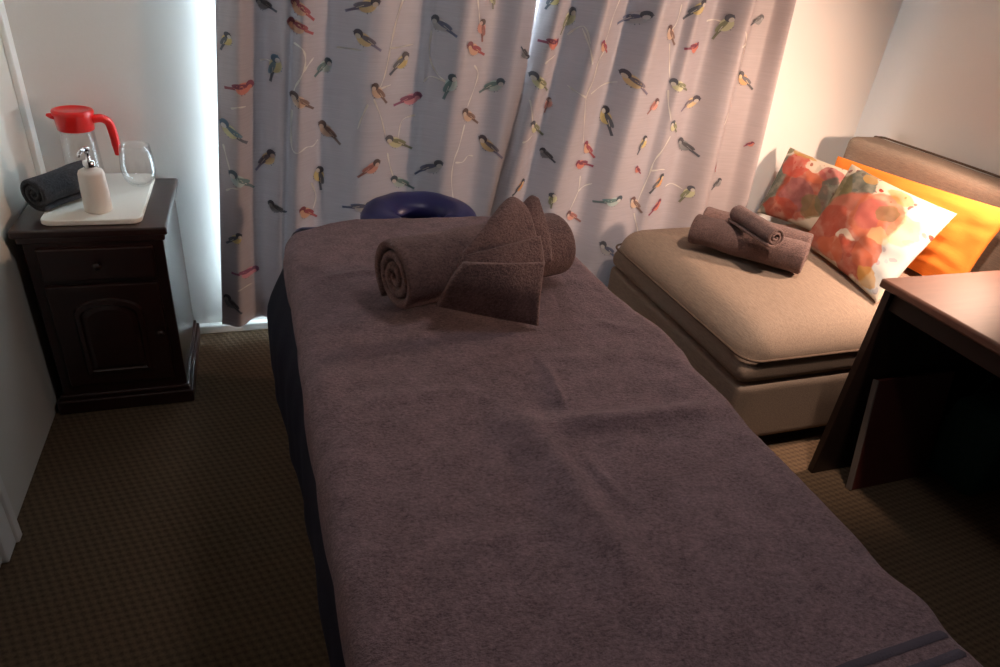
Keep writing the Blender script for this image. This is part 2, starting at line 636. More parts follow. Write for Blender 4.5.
FL = fold_table([(215, 0.004), (238, -0.032), (257, 0.03), (264, 0.034), (287, -0.012), (292, 0.006), (302, -0.03), (330, 0.03),
                 (374, -0.02), (428, 0.03), (436, 0.024), (464, -0.03), (502, 0.016), (524, -0.008), (537, -0.010)], eL, eG)
FR = fold_table([(541, 0.010), (557, -0.024), (577, 0.034), (601, -0.03), (634, 0.036), (656, -0.034), (688, 0.006), (697, -0.012),
                 (722, 0.036), (747, -0.028), (763, 0.03), (778, 0.026), (792, -0.016)], eG2, eR)


def make_curtain_surface(tab, e0, e1, yoff):
    def f(x, z):
        a, b = e0(z), e1(z)
        s = (x - a) / (b - a)
        amp = 1.0 - 0.25 * sstep(0.9, 0.0, z)
        d = interp(tab, s + 0.004 * math.sin(z * 3.1))
        return YC + yoff + 1.35 * d * amp + 0.006 * nz(x * 3.0, z * 1.2, 4.0)
    return f


surfL = make_curtain_surface(FL, eL, eG, 0.008)
surfR = make_curtain_surface(FR, eG2, eR, -0.008)

PAL = {  # belly, wing, head, cheek, tail
    'yel': ((236, 214, 130), (84, 92, 104), (44, 48, 60), (236, 232, 222), (70, 76, 90)),
    'gry': ((122, 128, 134), (62, 64, 72), (50, 52, 60), (150, 154, 158), (72, 76, 84)),
    'red': ((240, 186, 150), (166, 62, 78), (130, 52, 66), (242, 190, 160), (176, 66, 72)),
    'crm': ((234, 128, 108), (124, 44, 74), (124, 48, 72), (232, 140, 120), (140, 46, 72)),
    'tea': ((196, 224, 222), (98, 140, 142), (56, 76, 92), (238, 242, 240), (90, 120, 124)),
    'blu': ((226, 226, 170), (104, 144, 166), (78, 116, 150), (238, 240, 240), (84, 100, 116)),
    'brn': ((240, 206, 176), (138, 106, 96), (84, 66, 66), (244, 222, 204), (116, 88, 80)),
    'pch': ((246, 214, 152), (112, 104, 120), (60, 56, 70), (246, 234, 220), (120, 112, 140)),
    'pnk': ((244, 170, 150), (176, 106, 100), (96, 66, 70), (246, 214, 204), (150, 92, 84)),
    'pur': ((236, 150, 168), (136, 66, 110), (120, 60, 96), (230, 160, 170), (140, 64, 104)),
    'grn': ((230, 232, 180), (134, 142, 104), (70, 78, 84), (240, 240, 226), (110, 116, 90)),
    'org': ((246, 176, 100), (84, 86, 98), (46, 48, 58), (248, 216, 160), (66, 68, 80)),
    'bgr': ((206, 210, 214), (96, 110, 134), (62, 72, 92), (236, 238, 240), (92, 104, 140)),
}
BIRDS = [  # head x, y, tail x, y on the photo, plumage
    (229, 33, 221, 49, 'yel'), (257, 1, 276, 12, 'gry'), (292, 0, 313, 19, 'red'), (288, 21, 312, 33, 'red'), (277, 57, 271, 82, 'blu'),
    (253, 86, 226, 87, 'crm'), (291, 94, 313, 109, 'brn'), (221, 121, 246, 142, 'blu'), (274, 154, 257, 173, 'pch'), (230, 170, 253, 190, 'tea'),
    (269, 205, 286, 213, 'gry'), (241, 232, 227, 242, 'yel'), (258, 274, 233, 271, 'pur'), (300, 208, 317, 220, 'red'), (225, 296, 241, 310, 'gry'),
    (378, 1, 348, 11, 'pch'), (355, 32, 379, 49, 'pch'), (332, 63, 316, 77, 'tea'), (410, 56, 391, 74, 'yel'), (372, 84, 386, 102, 'brn'),
    (423, 98, 396, 106, 'pur'), (321, 126, 340, 145, 'brn'), (320, 171, 322, 193, 'yel'), (387, 139, 413, 151, 'grn'), (379, 161, 358, 175, 'pnk'),
    (393, 181, 415, 191, 'tea'), (372, 204, 344, 207, 'bgr'), (435, 19, 454, 35, 'bgr'), (482, 20, 483, 41, 'pnk'), (466, 44, 485, 55, 'red'),
    (452, 74, 443, 97, 'tea'), (504, 82, 482, 93, 'tea'), (495, -6, 495, 9, 'grn'), (462, 110, 479, 124, 'brn'), (482, 139, 501, 157, 'pch'),
    (440, 161, 418, 176, 'bgr'), (527, 58, 521, 47, 'gry'),
    (554, -6, 545, 8, 'yel'), (578, 10, 563, 34, 'grn'), (558, 43, 538, 40, 'crm'), (597, 41, 607, 52, 'red'), (529, 73, 549, 91, 'grn'),
    (553, 100, 548, 114, 'pnk'), (528, 121, 545, 136, 'grn'), (543, 151, 552, 160, 'gry'), (526, 182, 510, 192, 'org'), (549, 190, 547, 204, 'grn'),
    (586, 144, 597, 159, 'red'), (575, 163, 595, 168, 'crm'), (608, 109, 611, 134, 'yel'), (617, 195, 594, 201, 'tea'), (631, 198, 640, 211, 'brn'),
    (662, 201, 647, 213, 'crm'), (568, 214, 582, 223, 'pnk'), (596, 239, 614, 256, 'bgr'), (627, 255, 617, 264, 'bgr'), (647, 14, 622, 24, 'bgr'),
    (665, 26, 674, 44, 'brn'), (703, 1, 684, 18, 'yel'), (699, 46, 683, 48, 'crm'), (623, 72, 641, 91, 'pch'), (670, 81, 687, 90, 'grn'),
    (658, 100, 645, 112, 'pnk'), (703, 100, 683, 111, 'pch'), (669, 121, 677, 132, 'grn'), (645, 136, 635, 152, 'yel'), (683, 142, 697, 155, 'gry'),
    (634, 166, 640, 173, 'crm'), (662, 174, 648, 191, 'org'), (691, 186, 681, 202, 'grn'), (732, 16, 718, 39, 'grn'), (768, 18, 756, 26, 'gry'),
    (748, 47, 746, 58, 'pnk'), (744, 75, 756, 90, 'org'), (714, 163, 718, 173, 'red'), (724, 181, 715, 191, 'gry'), (752, 142, 746, 147, 'crm'),
]
TWIGS = [
    [(405, -2), (397, 20), (391, 45), (388, 60), (384, 76), (379, 88)], [(390, 48), (402, 48), (416, 46)], [(380, 88), (391, 85)],
    [(373, 98), (380, 115), (386, 137)], [(388, 154), (391, 168), (395, 180)], [(367, 103), (361, 116), (357, 128)], [(418, 118), (404, 123), (400, 140)],
    [(294, 43), (302, 48), (305, 58), (303, 70), (296, 84), (293, 94)], [(303, 70), (309, 63), (314, 58)],
    [(292, 110), (291, 130), (292, 148), (297, 151), (306, 147), (314, 148), (319, 143)], [(260, 63), (268, 62), (276, 67)],
    [(476, -2), (478, 12), (479, 24)], [(474, 65), (479, 74), (475, 88), (467, 106)], [(464, 124), (458, 145), (452, 160), (450, 180), (454, 206)],
    [(454, 161), (463, 162), (469, 157), (475, 158)], [(434, 32), (432, 58), (438, 74), (446, 82)], [(426, 84), (433, 78), (446, 82)],
    [(338, 49), (348, 49), (362, 50)], [(223, 144), (226, 155), (230, 169)], [(231, 107), (238, 105), (246, 106)], [(226, 190), (232, 186), (238, 186)],
    [(312, 185), (317, 200), (314, 212)], [(238, 288), (244, 286), (252, 287)],
    [(621, -2), (611, 15), (605, 33), (600, 44)], [(602, 50), (594, 60), (589, 78), (581, 95), (581, 118), (583, 143)], [(581, 95), (573, 90), (567, 85)],
    [(587, 92), (600, 88), (620, 83)], [(587, 62), (585, 45), (582, 28)], [(681, 4), (676, 22), (669, 30)], [(668, 43), (669, 58), (670, 78)],
    [(668, 90), (667, 105), (668, 120)], [(668, 135), (660, 148), (653, 160), (648, 175), (641, 193), (636, 206)], [(650, 170), (657, 168), (664, 169)],
    [(583, 178), (581, 194), (571, 212)], [(581, 194), (587, 189), (594, 185)], [(741, 42), (736, 58), (738, 78), (729, 100), (718, 122)],
    [(634, 213), (636, 226), (637, 242)], [(541, 62), (546, 58), (557, 56)], [(527, 98), (528, 108), (529, 120)], [(571, 36), (583, 26), (586, 42)],
    [(711, 22), (721, 21), (728, 24)], [(668, 188), (676, 186), (684, 190)], [(519, 140), (524, 138), (531, 134)], [(736, 46), (740, 40), (739, 30)],
]
DCOL = {}


def dcol(rgb):
    key = 'print_' + '_'.join(str(int(c / 12) * 12) for c in rgb)
    return key, rgb


def curtain(root, surf, e0, e1, nx, birds, twigs):
    bm = bmesh.new()
    ztop, zbot, nzr = 2.19, 0.068, 60
    rows = []
    for j in range(nzr + 1):
        z = zbot + (ztop - zbot) * j / nzr
        row = []
        for i in range(nx + 1):
            s = i / nx
            x = e0(z) * (1 - s) + e1(z) * s
            zz = z + (0.006 * math.sin(s * 9.0) if j == 0 else 0)
            row.append(bm.verts.new((x, surf(x, z), zz)))
        rows.append(row)
    for r1, r2 in zip(rows[:-1], rows[1:]):
        for i in range(nx):
            bm.faces.new((r1[i], r1[i + 1], r2[i + 1], r2[i]))
    for f in bm.faces:
        f.smooth = True
    slots = [M['curtain']]
    names = {}

    def slot(rgb):
        rgb = tuple(0.72 * c + 0.28 * 190 for c in rgb)
        key = tuple(int(c / 16) for c in rgb)
        if key not in names:
            names[key] = len(slots)
            slots.append(drape_mat('printed_' + '_'.join(map(str, key)), srgb(*rgb), 0.25))
        return names[key]

    def P(x, z, lift):
        return bm.verts.new((x, surf(x, z) - lift, z))

    def disc(c, ax, ay, ra, rb, rgb, lift, n=14):
        mi = slot(rgb)
        cen = P(c[0], c[1], lift)
        ring = []
        for rr in (0.55, 1.0):
            ring.append([P(c[0] + ax[0] * ra * rr * math.cos(2 * PI * k / n) + ay[0] * rb * rr * math.sin(2 * PI * k / n),
                           c[1] + ax[1] * ra * rr * math.cos(2 * PI * k / n) + ay[1] * rb * rr * math.sin(2 * PI * k / n), lift) for k in range(n)])
        for k in range(n):
            k2 = (k + 1) % n
            bm.faces.new((cen, ring[0][k], ring[0][k2])).material_index = mi
            bm.faces.new((ring[0][k], ring[1][k], ring[1][k2], ring[0][k2])).material_index = mi

    def strip(pts, ws, rgb, lift):
        mi = slot(rgb)
        pr = None
        for i, p in enumerate(pts):
            a, b = pts[max(i - 1, 0)], pts[min(i + 1, len(pts) - 1)]
            tx, tz = b[0] - a[0], b[1] - a[1]
            l = math.hypot(tx, tz) or 1
            w = ws[i]
            q = (P(p[0] - tz / l * w, p[1] + tx / l * w, lift), P(p[0] + tz / l * w, p[1] - tx / l * w, lift))
            if pr:
                bm.faces.new((pr[0], q[0], q[1], pr[1])).material_index = mi
            pr = q

    for tw in twigs:
        pp = [at(x, y, 'y', YC) for x, y in tw]
        sp = smooth_path(pp, 6)
        m_ = len(sp)
        for dz in (0.0, 0.93):
            if dz and min(p.z for p in sp) + dz < 1.45 or max(p.z for p in sp) + dz > 2.15:
                continue
            strip([(p.x, p.z + dz) for p in sp], [0.0038 * (0.7 + 0.3 * math.sin(i * 0.9)) * (1.0 - 0.35 * i / m_) for i in range(m_)], (242, 238, 226), 0.0012)
    flock = []
    for hx, hy, tx, ty, pal in birds:
        a, b = at(hx, hy, 'y', YC), at(tx, ty, 'y', YC)
        flock.append((a, b, pal))
        up, dn = Vector((0, 0, 0.93)), Vector((0, 0, -0.62))      # the print goes on above and below
        if 1.47 < (a + up).z < 2.12:
            flock.append((a + up, b + up, pal))
        if a.x > 0.35 and 0.08 < (a + dn).z < 0.24:
            flock.append((a + dn, b + dn, pal))
    for a, b, pal in flock:
        belly, wing, head, cheek, tail = PAL[pal]
        L = math.hypot(b.x - a.x, b.z - a.z) * 1.06
        d = ((b.x - a.x) / L * 1.06, (b.z - a.z) / L * 1.06)
        nn = (d[1], -d[0])
        if nn[1] > 0.0:
            nn = (-nn[0], -nn[1])
        bw = max(0.75, min(1.35, 0.1 / L))        # small birds stay plump

        def Q(t, s):
            return (a.x + d[0] * L * t + nn[0] * L * s * bw, a.z + d[1] * L * t + nn[1] * L * s * bw)
        strip([Q(0.42, 0.1), Q(0.44, 0.25)], [L * 0.012] * 2, head, 0.0018)
        strip([Q(0.34, 0.1), Q(0.33, 0.25)], [L * 0.012] * 2, head, 0.0018)
        strip([Q(0.5, 0.0), Q(0.7, 0.0), Q(0.85, 0.0), Q(1.0, 0.0)], [L * 0.07 * bw, L * 0.045 * bw, L * 0.04 * bw, L * 0.045 * bw], tail, 0.002)
        disc(Q(0.35, 0.03), d, nn, L * 0.26, L * 0.19 * bw, belly, 0.0026, 18)
        c_, s_ = math.cos(-0.16), math.sin(-0.16)
        wa = (d[0] * c_ + nn[0] * s_, d[1] * c_ + nn[1] * s_)
        wb = (nn[0] * c_ - d[0] * s_, nn[1] * c_ - d[1] * s_)
        disc(Q(0.47, -0.055), wa, wb, L * 0.27, L * 0.085 * bw, wing, 0.0032, 16)
        disc(Q(0.10, -0.03), d, nn, L * 0.15, L * 0.14 * bw, head, 0.0038)
        disc(Q(0.13, 0.045), d, nn, L * 0.095, L * 0.075 * bw, cheek, 0.0044, 10)
        strip([Q(0.0, 0.0), Q(-0.07, 0.02)], [L * 0.03, L * 0.004], head, 0.003)
        strip([Q(0.45, -0.03), Q(0.68, -0.015)], [L * 0.012, L * 0.008], cheek, 0.0044)
    link('drape', bm, None, root, mats=slots, recalc=False)
    bm = bmesh.new()
    rows = []
    for j in range(31):
        z = zbot + 0.012 + (ztop - zbot - 0.012) * j / 30
        rows.append([bm.verts.new((e0(z) * (1 - i / 90) + e1(z) * i / 90, surf(e0(z) * (1 - i / 90) + e1(z) * i / 90, z) + 0.009, z)) for i in range(91)])
    for r1, r2 in zip(rows[:-1], rows[1:]):
        for i in range(90):
            bm.faces.new((r1[i], r1[i + 1], r2[i + 1], r2[i])).smooth = True
    link('lining', bm, M['lining'], root, recalc=False)


M['curtain'] = drape_mat('printed_curtain_cloth', srgb(188, 180, 183), 0.25, True)
M['lining'] = drape_mat('white_curtain_lining', srgb(240, 240, 240), 0.024)
splitx = lambda hx, hy: hx < 541 - 0.175 * hy
tl = thing('bird_print_curtain', 'grey curtain printed with small birds, left of the gap, hanging beside the bare white wall', 'curtain', (0.45, YC, 0.02), 'pair of bird print curtains')
curtain(tl, surfL, eL, eG, 190, [b for b in BIRDS if splitx(b[0], b[1])], [t for t in TWIGS if splitx(*t[0])])
tr_ = thing('bird_print_curtain', 'grey curtain printed with small birds, right of the gap, hanging behind the sofa', 'curtain', (1.58, YC, 0.02), 'pair of bird print curtains')
curtain(tr_, surfR, eG2, eR, 170, [b for b in BIRDS if not splitx(b[0], b[1])], [t for t in TWIGS if not splitx(*t[0])])
cp = thing('curtain_pole', 'white curtain pole above the bird print curtains', 'curtain pole', (1.0, YC, 2.2))
bm = bmesh.new()
tube(bm, [(-0.3, YC, 2.205), (2.35, YC, 2.205)], 0.012, 14)
link('pole', bm, M['trim'], cp, True)
for xx in (-0.22, 1.0, 2.27):
    bm = bmesh.new()
    tube(bm, [(xx, YC, 2.222), (xx, YC + 0.05, 2.232), (xx, YB, 2.232)], 0.008, 10)
    link('bracket', bm, M['trim'], cp, True)

# ------------------------------------------------------------------ bedside cabinet
CX0, CX1, CY0, CY1, CT = -0.655, -0.292, 2.075, 2.515, 0.635
cab = thing('bedside_cabinet', 'dark mahogany bedside cabinet in the left corner, carrying a white board', 'cabinet', ((CX0 + CX1) / 2, 2.3, 0))
link('carcass', bx(CX0, CX1, CY0, CY1, 0.05, CT - 0.028, bev=0.004), M['dark_wood'], cab)
bm = bmesh.new()
box(bm, CX0 - 0.02, CX1 + 0.018, CY0 - 0.022, CY1 + 0.005, CT - 0.024, CT, 0.006, 3)
box(bm, CX0 - 0.01, CX1 + 0.008, CY0 - 0.012, CY1, CT - 0.045, CT - 0.022, 0.006, 3)
link('top', bm, M['dark_wood'], cab)
bm = bmesh.new()
box(bm, CX0 - 0.02, CX1 + 0.018, CY0 - 0.022, CY1 + 0.005, 0, 0.05, 0.006, 3)
box(bm, CX0 - 0.01, CX1 + 0.009, CY0 - 0.012, CY1, 0.048, 0.066, 0.006, 3)
link('plinth', bm, M['dark_wood'], cab)
dw = link('drawer', bx(CX0 + 0.03, CX1 - 0.03, CY0 - 0.014, CY0 + 0.01, 0.47, 0.575, bev=0.006), M['dark_wood'], cab)
bm = bmesh.new()
lathe(bm, [(0, 0), (0.006, 0), (0.005, 0.012), (0.012, 0.02), (0.01, 0.028), (0, 0.03)], (0, 0, 0), 16)
bmesh.ops.rotate(bm, verts=bm.verts, cent=(0, 0, 0), matrix=Matrix.Rotation(PI / 2, 3, 'X'))
bmesh.ops.translate(bm, verts=bm.verts, vec=((CX0 + CX1) / 2, CY0 - 0.014, 0.525))
k = link('knob', bm, M['dark_wood'], dw, True)
bm = bmesh.new()
box(bm, CX0 + 0.03, CX1 - 0.03, CY0 - 0.014, CY0 + 0.01, 0.10, 0.455, 0.005)
# raised arched panel on the door
mx_, hw = (CX0 + CX1) / 2, 0.095
outl = [(mx_ - hw, 0.14), (mx_ + hw, 0.14), (mx_ + hw, 0.36)]
for i in range(1, 16):
    a = PI * i / 16
    outl.append((mx_ + hw * math.cos(a), 0.36 + 0.05 * math.sin(a)))
outl.append((mx_ - hw, 0.36))
prev = None
for ins, dy in ((0, 0.0), (0.004, -0.008), (0.016, -0.010), (0.02, -0.004), (0.034, -0.009)):
    ring = [bm.verts.new((mx_ + (x - mx_) * (1 - ins / hw), CY0 - 0.014 + dy, 0.27 + (z - 0.27) * (1 - ins / 0.13))) for x, z in outl]
    if prev:
        for i in range(len(ring)):
            j = (i + 1) % len(ring)
            bm.faces.new((prev[i], prev[j], ring[j], ring[i]))
    prev = ring
bm.faces.new(prev)
dd = link('door', bm, M['dark_wood'], cab)
bm = bmesh.new()
lathe(bm, [(0, 0), (0.006, 0), (0.005, 0.012), (0.012, 0.02), (0.01, 0.028), (0, 0.03)], (0, 0, 0), 16)
bmesh.ops.rotate(bm, verts=bm.verts, cent=(0, 0, 0), matrix=Matrix.Rotation(PI / 2, 3, 'X'))
bmesh.ops.translate(bm, verts=bm.verts, vec=(CX1 - 0.047, CY0 - 0.014, 0.285))
link('knob', bm, M['dark_wood'], dd, True)


def rounded_slab(x0, x1, y0, y1, z0, z1, r, edge=0.003):
    bm = bmesh.new()
    pts = []
    for cx, cy, a0 in ((x1 - r, y1 - r, 0), (x0 + r, y1 - r, PI / 2), (x0 + r, y0 + r, PI), (x1 - r, y0 + r, 1.5 * PI)):
        for i in range(9):
            a = a0 + PI / 2 * i / 8
            pts.append((cx + r * math.cos(a), cy + r * math.sin(a)))
    cx, cy = (x0 + x1) / 2, (y0 + y1) / 2
    rings = []
    for ins, z in ((edge, z0), (0, z0 + edge), (0, z1 - edge), (edge * 0.4, z1 - edge * 0.3), (edge, z1)):
        rings.append([bm.verts.new((x + (cx - x) * ins / (cx - x0), y + (cy - y) * ins / (cy - y0), z)) for x, y in pts])
    for a, b in zip(rings[:-1], rings[1:]):
        for i in range(len(pts)):
            j = (i + 1) % len(pts)
            bm.faces.new((a[i], a[j], b[j], b[i]))
    bm.faces.new(rings[0])
    bm.faces.new(rings[-1])
    return bm


TB = CT + 0.017
tag(link('serving_board', rounded_slab(-0.603, -0.343, 2.085, 2.52, CT, TB, 0.03), M['white_board']),
    'white rectangular board with rounded corners lying on the dark bedside cabinet', 'board')

# glass jug with a red lid
JX, JY = -0.533, 2.425
jug = thing('glass_jug', 'clear glass water jug with a red lid and red handle on the white board', 'jug', (JX, JY, TB))
z0 = TB
bm = bmesh.new()
outer = [(0, 0), (0.047, 0), (0.053, 0.006), (0.054, 0.03), (0.051, 0.11), (0.0465, 0.18)]
inner = [(0.0435, 0.18), (0.048, 0.11), (0.0505, 0.03), (0.047, 0.012), (0, 0.011)]
lathe(bm, outer + inner, (JX, JY, z0), 48)
link('glass_body', bm, M['water_glass'], jug, True)
bm = bmesh.new()
lathe(bm, [(0, 0.170), (0.048, 0.170), (0.051, 0.172), (0.054, 0.214), (0.057, 0.218), (0.058, 0.227), (0.055, 0.232), (0.046, 0.2335), (0.044, 0.231), (0, 0.231)], (JX, JY, z0), 48)
bmesh.ops.recalc_face_normals(bm, faces=bm.faces)
lid = link('lid', bm, M['red'], jug, True)
bm = bmesh.new()
sp_ = [(-0.045, 0.212, 0.011), (-0.060, 0.215, 0.008), (-0.069, 0.218, 0.004)]
tube(bm, [(JX + a, JY - 0.01 + a * 0.1, z0 + b) for a, b, c in sp_], [c for a, b, c in sp_], 12)
link('spout', bm, M['red'], lid, True)
bm = bmesh.new()
hp = smooth_path([(JX + 0.048, JY - 0.004, z0 + 0.204), (JX + 0.073, JY + 0.006, z0 + 0.205), (JX + 0.090, JY + 0.018, z0 + 0.190), (JX + 0.096, JY + 0.024, z0 + 0.155),
                  (JX + 0.098, JY + 0.028, z0 + 0.11), (JX + 0.096, JY + 0.03, z0 + 0.082)], 7)
nh = len(hp)
tube(bm, hp, [0.013 if i < nh * 0.75 else 0.013 - 0.007 * (i - nh * 0.75) / (nh * 0.25) for i in range(nh)], 14)
link('handle', bm, M['red'], jug, True)
# stemless glass
GX, GY = -0.374, 2.395
bm = bmesh.new()
po = [(0, 0), (0.022, 0.0), (0.03, 0.004), (0.045, 0.022), (0.0525, 0.05), (0.051, 0.082), (0.044, 0.132)]
pi_ = [(0.0424, 0.132), (0.0492, 0.082), (0.0507, 0.05), (0.043, 0.023), (0.027, 0.008), (0, 0.006)]
lathe(bm, po + pi_, (GX, GY, TB), 48)
tag(link('stemless_glass', bm, M['water_glass'], None, True), 'empty clear stemless glass on the white board beside the jug handle', 'glass')
# soap dispenser
DX, DY = -0.463, 2.165
soap = thing('soap_dispenser', 'off-white ceramic pump bottle at the front of the white board', 'soap dispenser', (DX, DY, TB))
bm = bmesh.new()
lathe(bm, [(0, 0), (0.034, 0), (0.037, 0.003), (0.0365, 0.06), (0.0345, 0.112), (0.031, 0.121), (0.02, 0.127), (0.013, 0.129), (0.013, 0.133), (0, 0.133)], (DX, DY, TB), 40)
link('bottle', bm, M['ceramic'], soap, True)
bm = bmesh.new()
lathe(bm, [(0, 0.131), (0.0155, 0.131), (0.016, 0.133), (0.0155, 0.150), (0.013, 0.152), (0.006, 0.153), (0.0055, 0.175), (0.009, 0.177), (0.009, 0.187), (0.006, 0.189), (0, 0.189)], (DX, DY, TB), 24)
pump = link('pump', bm, M['chrome'], soap, True)
bm = bmesh.new()
tube(bm, [(DX, DY, TB + 0.183), (DX - 0.008, DY - 0.022, TB + 0.184), (DX - 0.013, DY - 0.036, TB + 0.178), (DX - 0.014, DY - 0.04, TB + 0.17)], [0.006, 0.0055, 0.005, 0.004], 10)
link('nozzle', bm, M['chrome'], pump, True)


# ------------------------------------------------------------------ rolled towels
def rolled_towel(name, p0, p1, rad, mat, turns=3.2, flat=0.9, tailang=-0.6, seed=0, hole=0.10, lumps=0.004, ridge=0.0):
    """spiral of thick cloth from p0 to p1 (axis line); the spiral shows at both ends"""
    p0, p1 = Vector(p0), Vector(p1)
    ax = (p1 - p0)
    Ln = ax.length
    ax.normalize()
    up = Vector((0, 0, 1)) - ax * ax.z
    up.normalize()
    side = ax.cross(up)
    bm = bmesh.new()
    nt_ = int(turns * 30)
    r_in = rad * hole
    pitch = (rad - r_in) / turns
    th = pitch * 0.86
    hb = th * 0.5
    ss = [hb * q for q in (0, 0.08, 0.25, 0.5, 0.8, 1.0)]
    ss = ss + [hb + (Ln - 2 * hb) * i / 22 for i in range(1, 22)] + [Ln - q for q in reversed(ss)]
    na = len(ss) - 1
    sec = []
    for i in range(nt_ + 1):
        a = 2 * PI * turns * i / nt_
        ro = r_in + pitch * a / (2 * PI)
        sec.append((a, ro))
    rows_o, rows_i = [], []
    for (a, ro) in sec:
        ang = tailang - (2 * PI * turns - a)
        last = (a / (2 * PI * turns))
        jit = 0.005 * nz(a * 0.3, seed * 3.1)
        ro_l, ri_l = [], []
        for j in range(na + 1):
            t = ss[j] / Ln
            e = min(t, 1 - t) * Ln
            rnd = 0.0
            if e < th * 0.5:
                q = 1 - e / (th * 0.5)
                rnd = th * 0.36 * (1 - math.sqrt(max(0.0, 1 - q * q)))
            s = t * (Ln + jit) - jit * 0.5
            wob = lumps * nz(s * 9.0, a * 0.3, seed) * min(1.0, e / 0.05) + ridge * math.exp(-((t - 0.5) / 0.03) ** 2)
            rO = ro + wob - rnd
            rI = ro - th + wob * 0.8 + rnd
            rI = max(rI, 0.001)
            c = up * (math.sin(ang) * flat) + side * math.cos(ang)
            base = p0 + ax * s
            ro_l.append(bm.verts.new(base + c * rO))
            ri_l.append(bm.verts.new(base + c * rI))
        rows_o.append(ro_l)
        rows_i.append(ri_l)
    for i in range(nt_):
        for j in range(na):
            bm.faces.new((rows_o[i][j], rows_o[i + 1][j], rows_o[i + 1][j + 1], rows_o[i][j + 1]))
            bm.faces.new((rows_i[i][j], rows_i[i][j + 1], rows_i[i + 1][j + 1], rows_i[i + 1][j]))
        for j in (0, na):
            bm.faces.new((rows_o[i][j], rows_i[i][j], rows_i[i + 1][j], rows_o[i + 1][j]))
    for i in (0, nt_):
        for j in range(na):
            bm.faces.new((rows_o[i][j], rows_o[i][j + 1], rows_i[i][j + 1], rows_i[i][j]))
    o = link(name, bm, mat, None, True)
    return o


# charcoal towel lying half on the board, its spiral end towards the door
tag(rolled_towel('rolled_towel', (-0.620, 2.165, CT + 0.066), (-0.50, 2.325, CT + 0.077), 0.056, M['black_towel'], 3.0, 0.96, -0.9, 1),
    'charcoal rolled towel on the bedside cabinet beside the pump bottle', 'towel')

# ------------------------------------------------------------------ massage table
TT = 0.72
TXL, TXR, TY0, TY1 = 0.075, 0.805, -0.10, 1.865
mt = thing('massage_table', 'navy padded massage table under a brown-grey blanket, in the middle of the room', 'massage table', (0.44, 0.83, 0))
bm = bx(TXL, TXR, TY0, TY1, TT - 0.085, TT - 0.012, bev=0.025, seg=4)
link('padded_top', bm, M['navy_vinyl'], mt, True)
bm = bmesh.new()
box(bm, TXL + 0.04, TXR - 0.04, TY0 + 0.04, TY1 - 0.04, TT - 0.15, TT - 0.086, 0.006)
link('frame', bm, M['beech'], mt)
for lx in (TXL + 0.08, TXR - 0.08):
    for ly in (TY0 + 0.12, TY1 - 0.14):
        bm = bmesh.new()
        box(bm, lx - 0.022, lx + 0.022, ly - 0.022, ly + 0.022, 0.0, TT - 0.15, 0.004)
        link('leg', bm, M['beech'], mt)
# face cradle: a horseshoe cushion on a bracket beyond the head end
bm = bmesh.new()
fc = Vector((0.478, 2.005, TT - 0.062))
ring = []
ns = 44
for i in range(ns + 1):
    a = math.radians(-62) + math.radians(304) * i / ns
    px_, py_ = 0.134 * math.cos(a), 0.105 * math.sin(a)
    rr = 0.058 if 2 < i < ns - 2 else (0.058 * (0.55 + 0.15 * min(i, ns - i)))
    ring.append((fc + Vector((px_, py_, 0.0)), rr))
tube(bm, [p for p, r in ring], [r for p, r in ring], 18, True, 1.0)
bmesh.ops.scale(bm, verts=bm.verts, vec=(1, 1, 0.74), space=Matrix.Translation(-fc))
for v in bm.verts:
    v.co += Vector((0, 0, 0.0016 * math.sin(v.co.x * 60 + v.co.y * 30)))
    v.co.z += 0.10 * (v.co.y - fc.y)
# opening towards the table
bmesh.ops.rotate(bm, verts=bm.verts, cent=fc, matrix=Matrix.Rotation(0, 3, 'Z'))
cr = link('face_cradle', bm, M['navy_vinyl'], mt, True)
bm = bmesh.new()
for sx_ in (-0.07, 0.07):
    tube(bm, [(0.478 + sx_, TY1 - 0.06, TT - 0.12), (0.478 + sx_, 1.92, TT - 0.125), (0.478 + sx_, 2.07, TT - 0.118)], 0.008, 10)
box(bm, 0.38, 0.57, 1.95, 2.07, TT - 0.118, TT - 0.108, 0.003)
link('cradle_bracket', bm, M['black_metal'], cr, True)

# ---- blanket
BLR = [(-0.4, 0.842), (0.274, 0.843), (0.321, 0.839), (0.376, 0.851), (0.444, 0.839), (0.516, 0.846), (0.627, 0.848), (0.759, 0.849), (0.88, 0.861),
       (0.975, 0.856), (1.06, 0.872), (1.137, 0.874), (1.25, 0.853), (1.351, 0.842), (1.607, 0.842), (1.80, 0.83), (1.9, 0.80)]
BLL = [(-0.4, 0.056), (0.533, 0.053), (0.662, 0.049), (0.827, 0.045), (0.999, 0.041), (1.118, 0.043), (1.295, 0.045), (1.485, 0.044), (1.694, 0.037), (1.82, 0.045), (1.9, 0.06)]


def segd(px_, py_, pts):
    best = 9
    bt = 0
    for k_, (a, b) in enumerate(zip(pts[:-1], pts[1:])):
        ax_, ay_ = b[0] - a[0], b[1] - a[1]
        t = max(0, min(1, ((px_ - a[0]) * ax_ + (py_ - a[1]) * ay_) / (ax_ * ax_ + ay_ * ay_)))
        d = math.hypot(px_ - a[0] - ax_ * t, py_ - a[1] - ay_ * t)
        if d < best:
            best, bt = d, (k_ + t) / (len(pts) - 1)
    return best, bt


def world_line(pp):
    return [tuple(at(x, y, 'z', TT)[:2]) for x, y in pp]


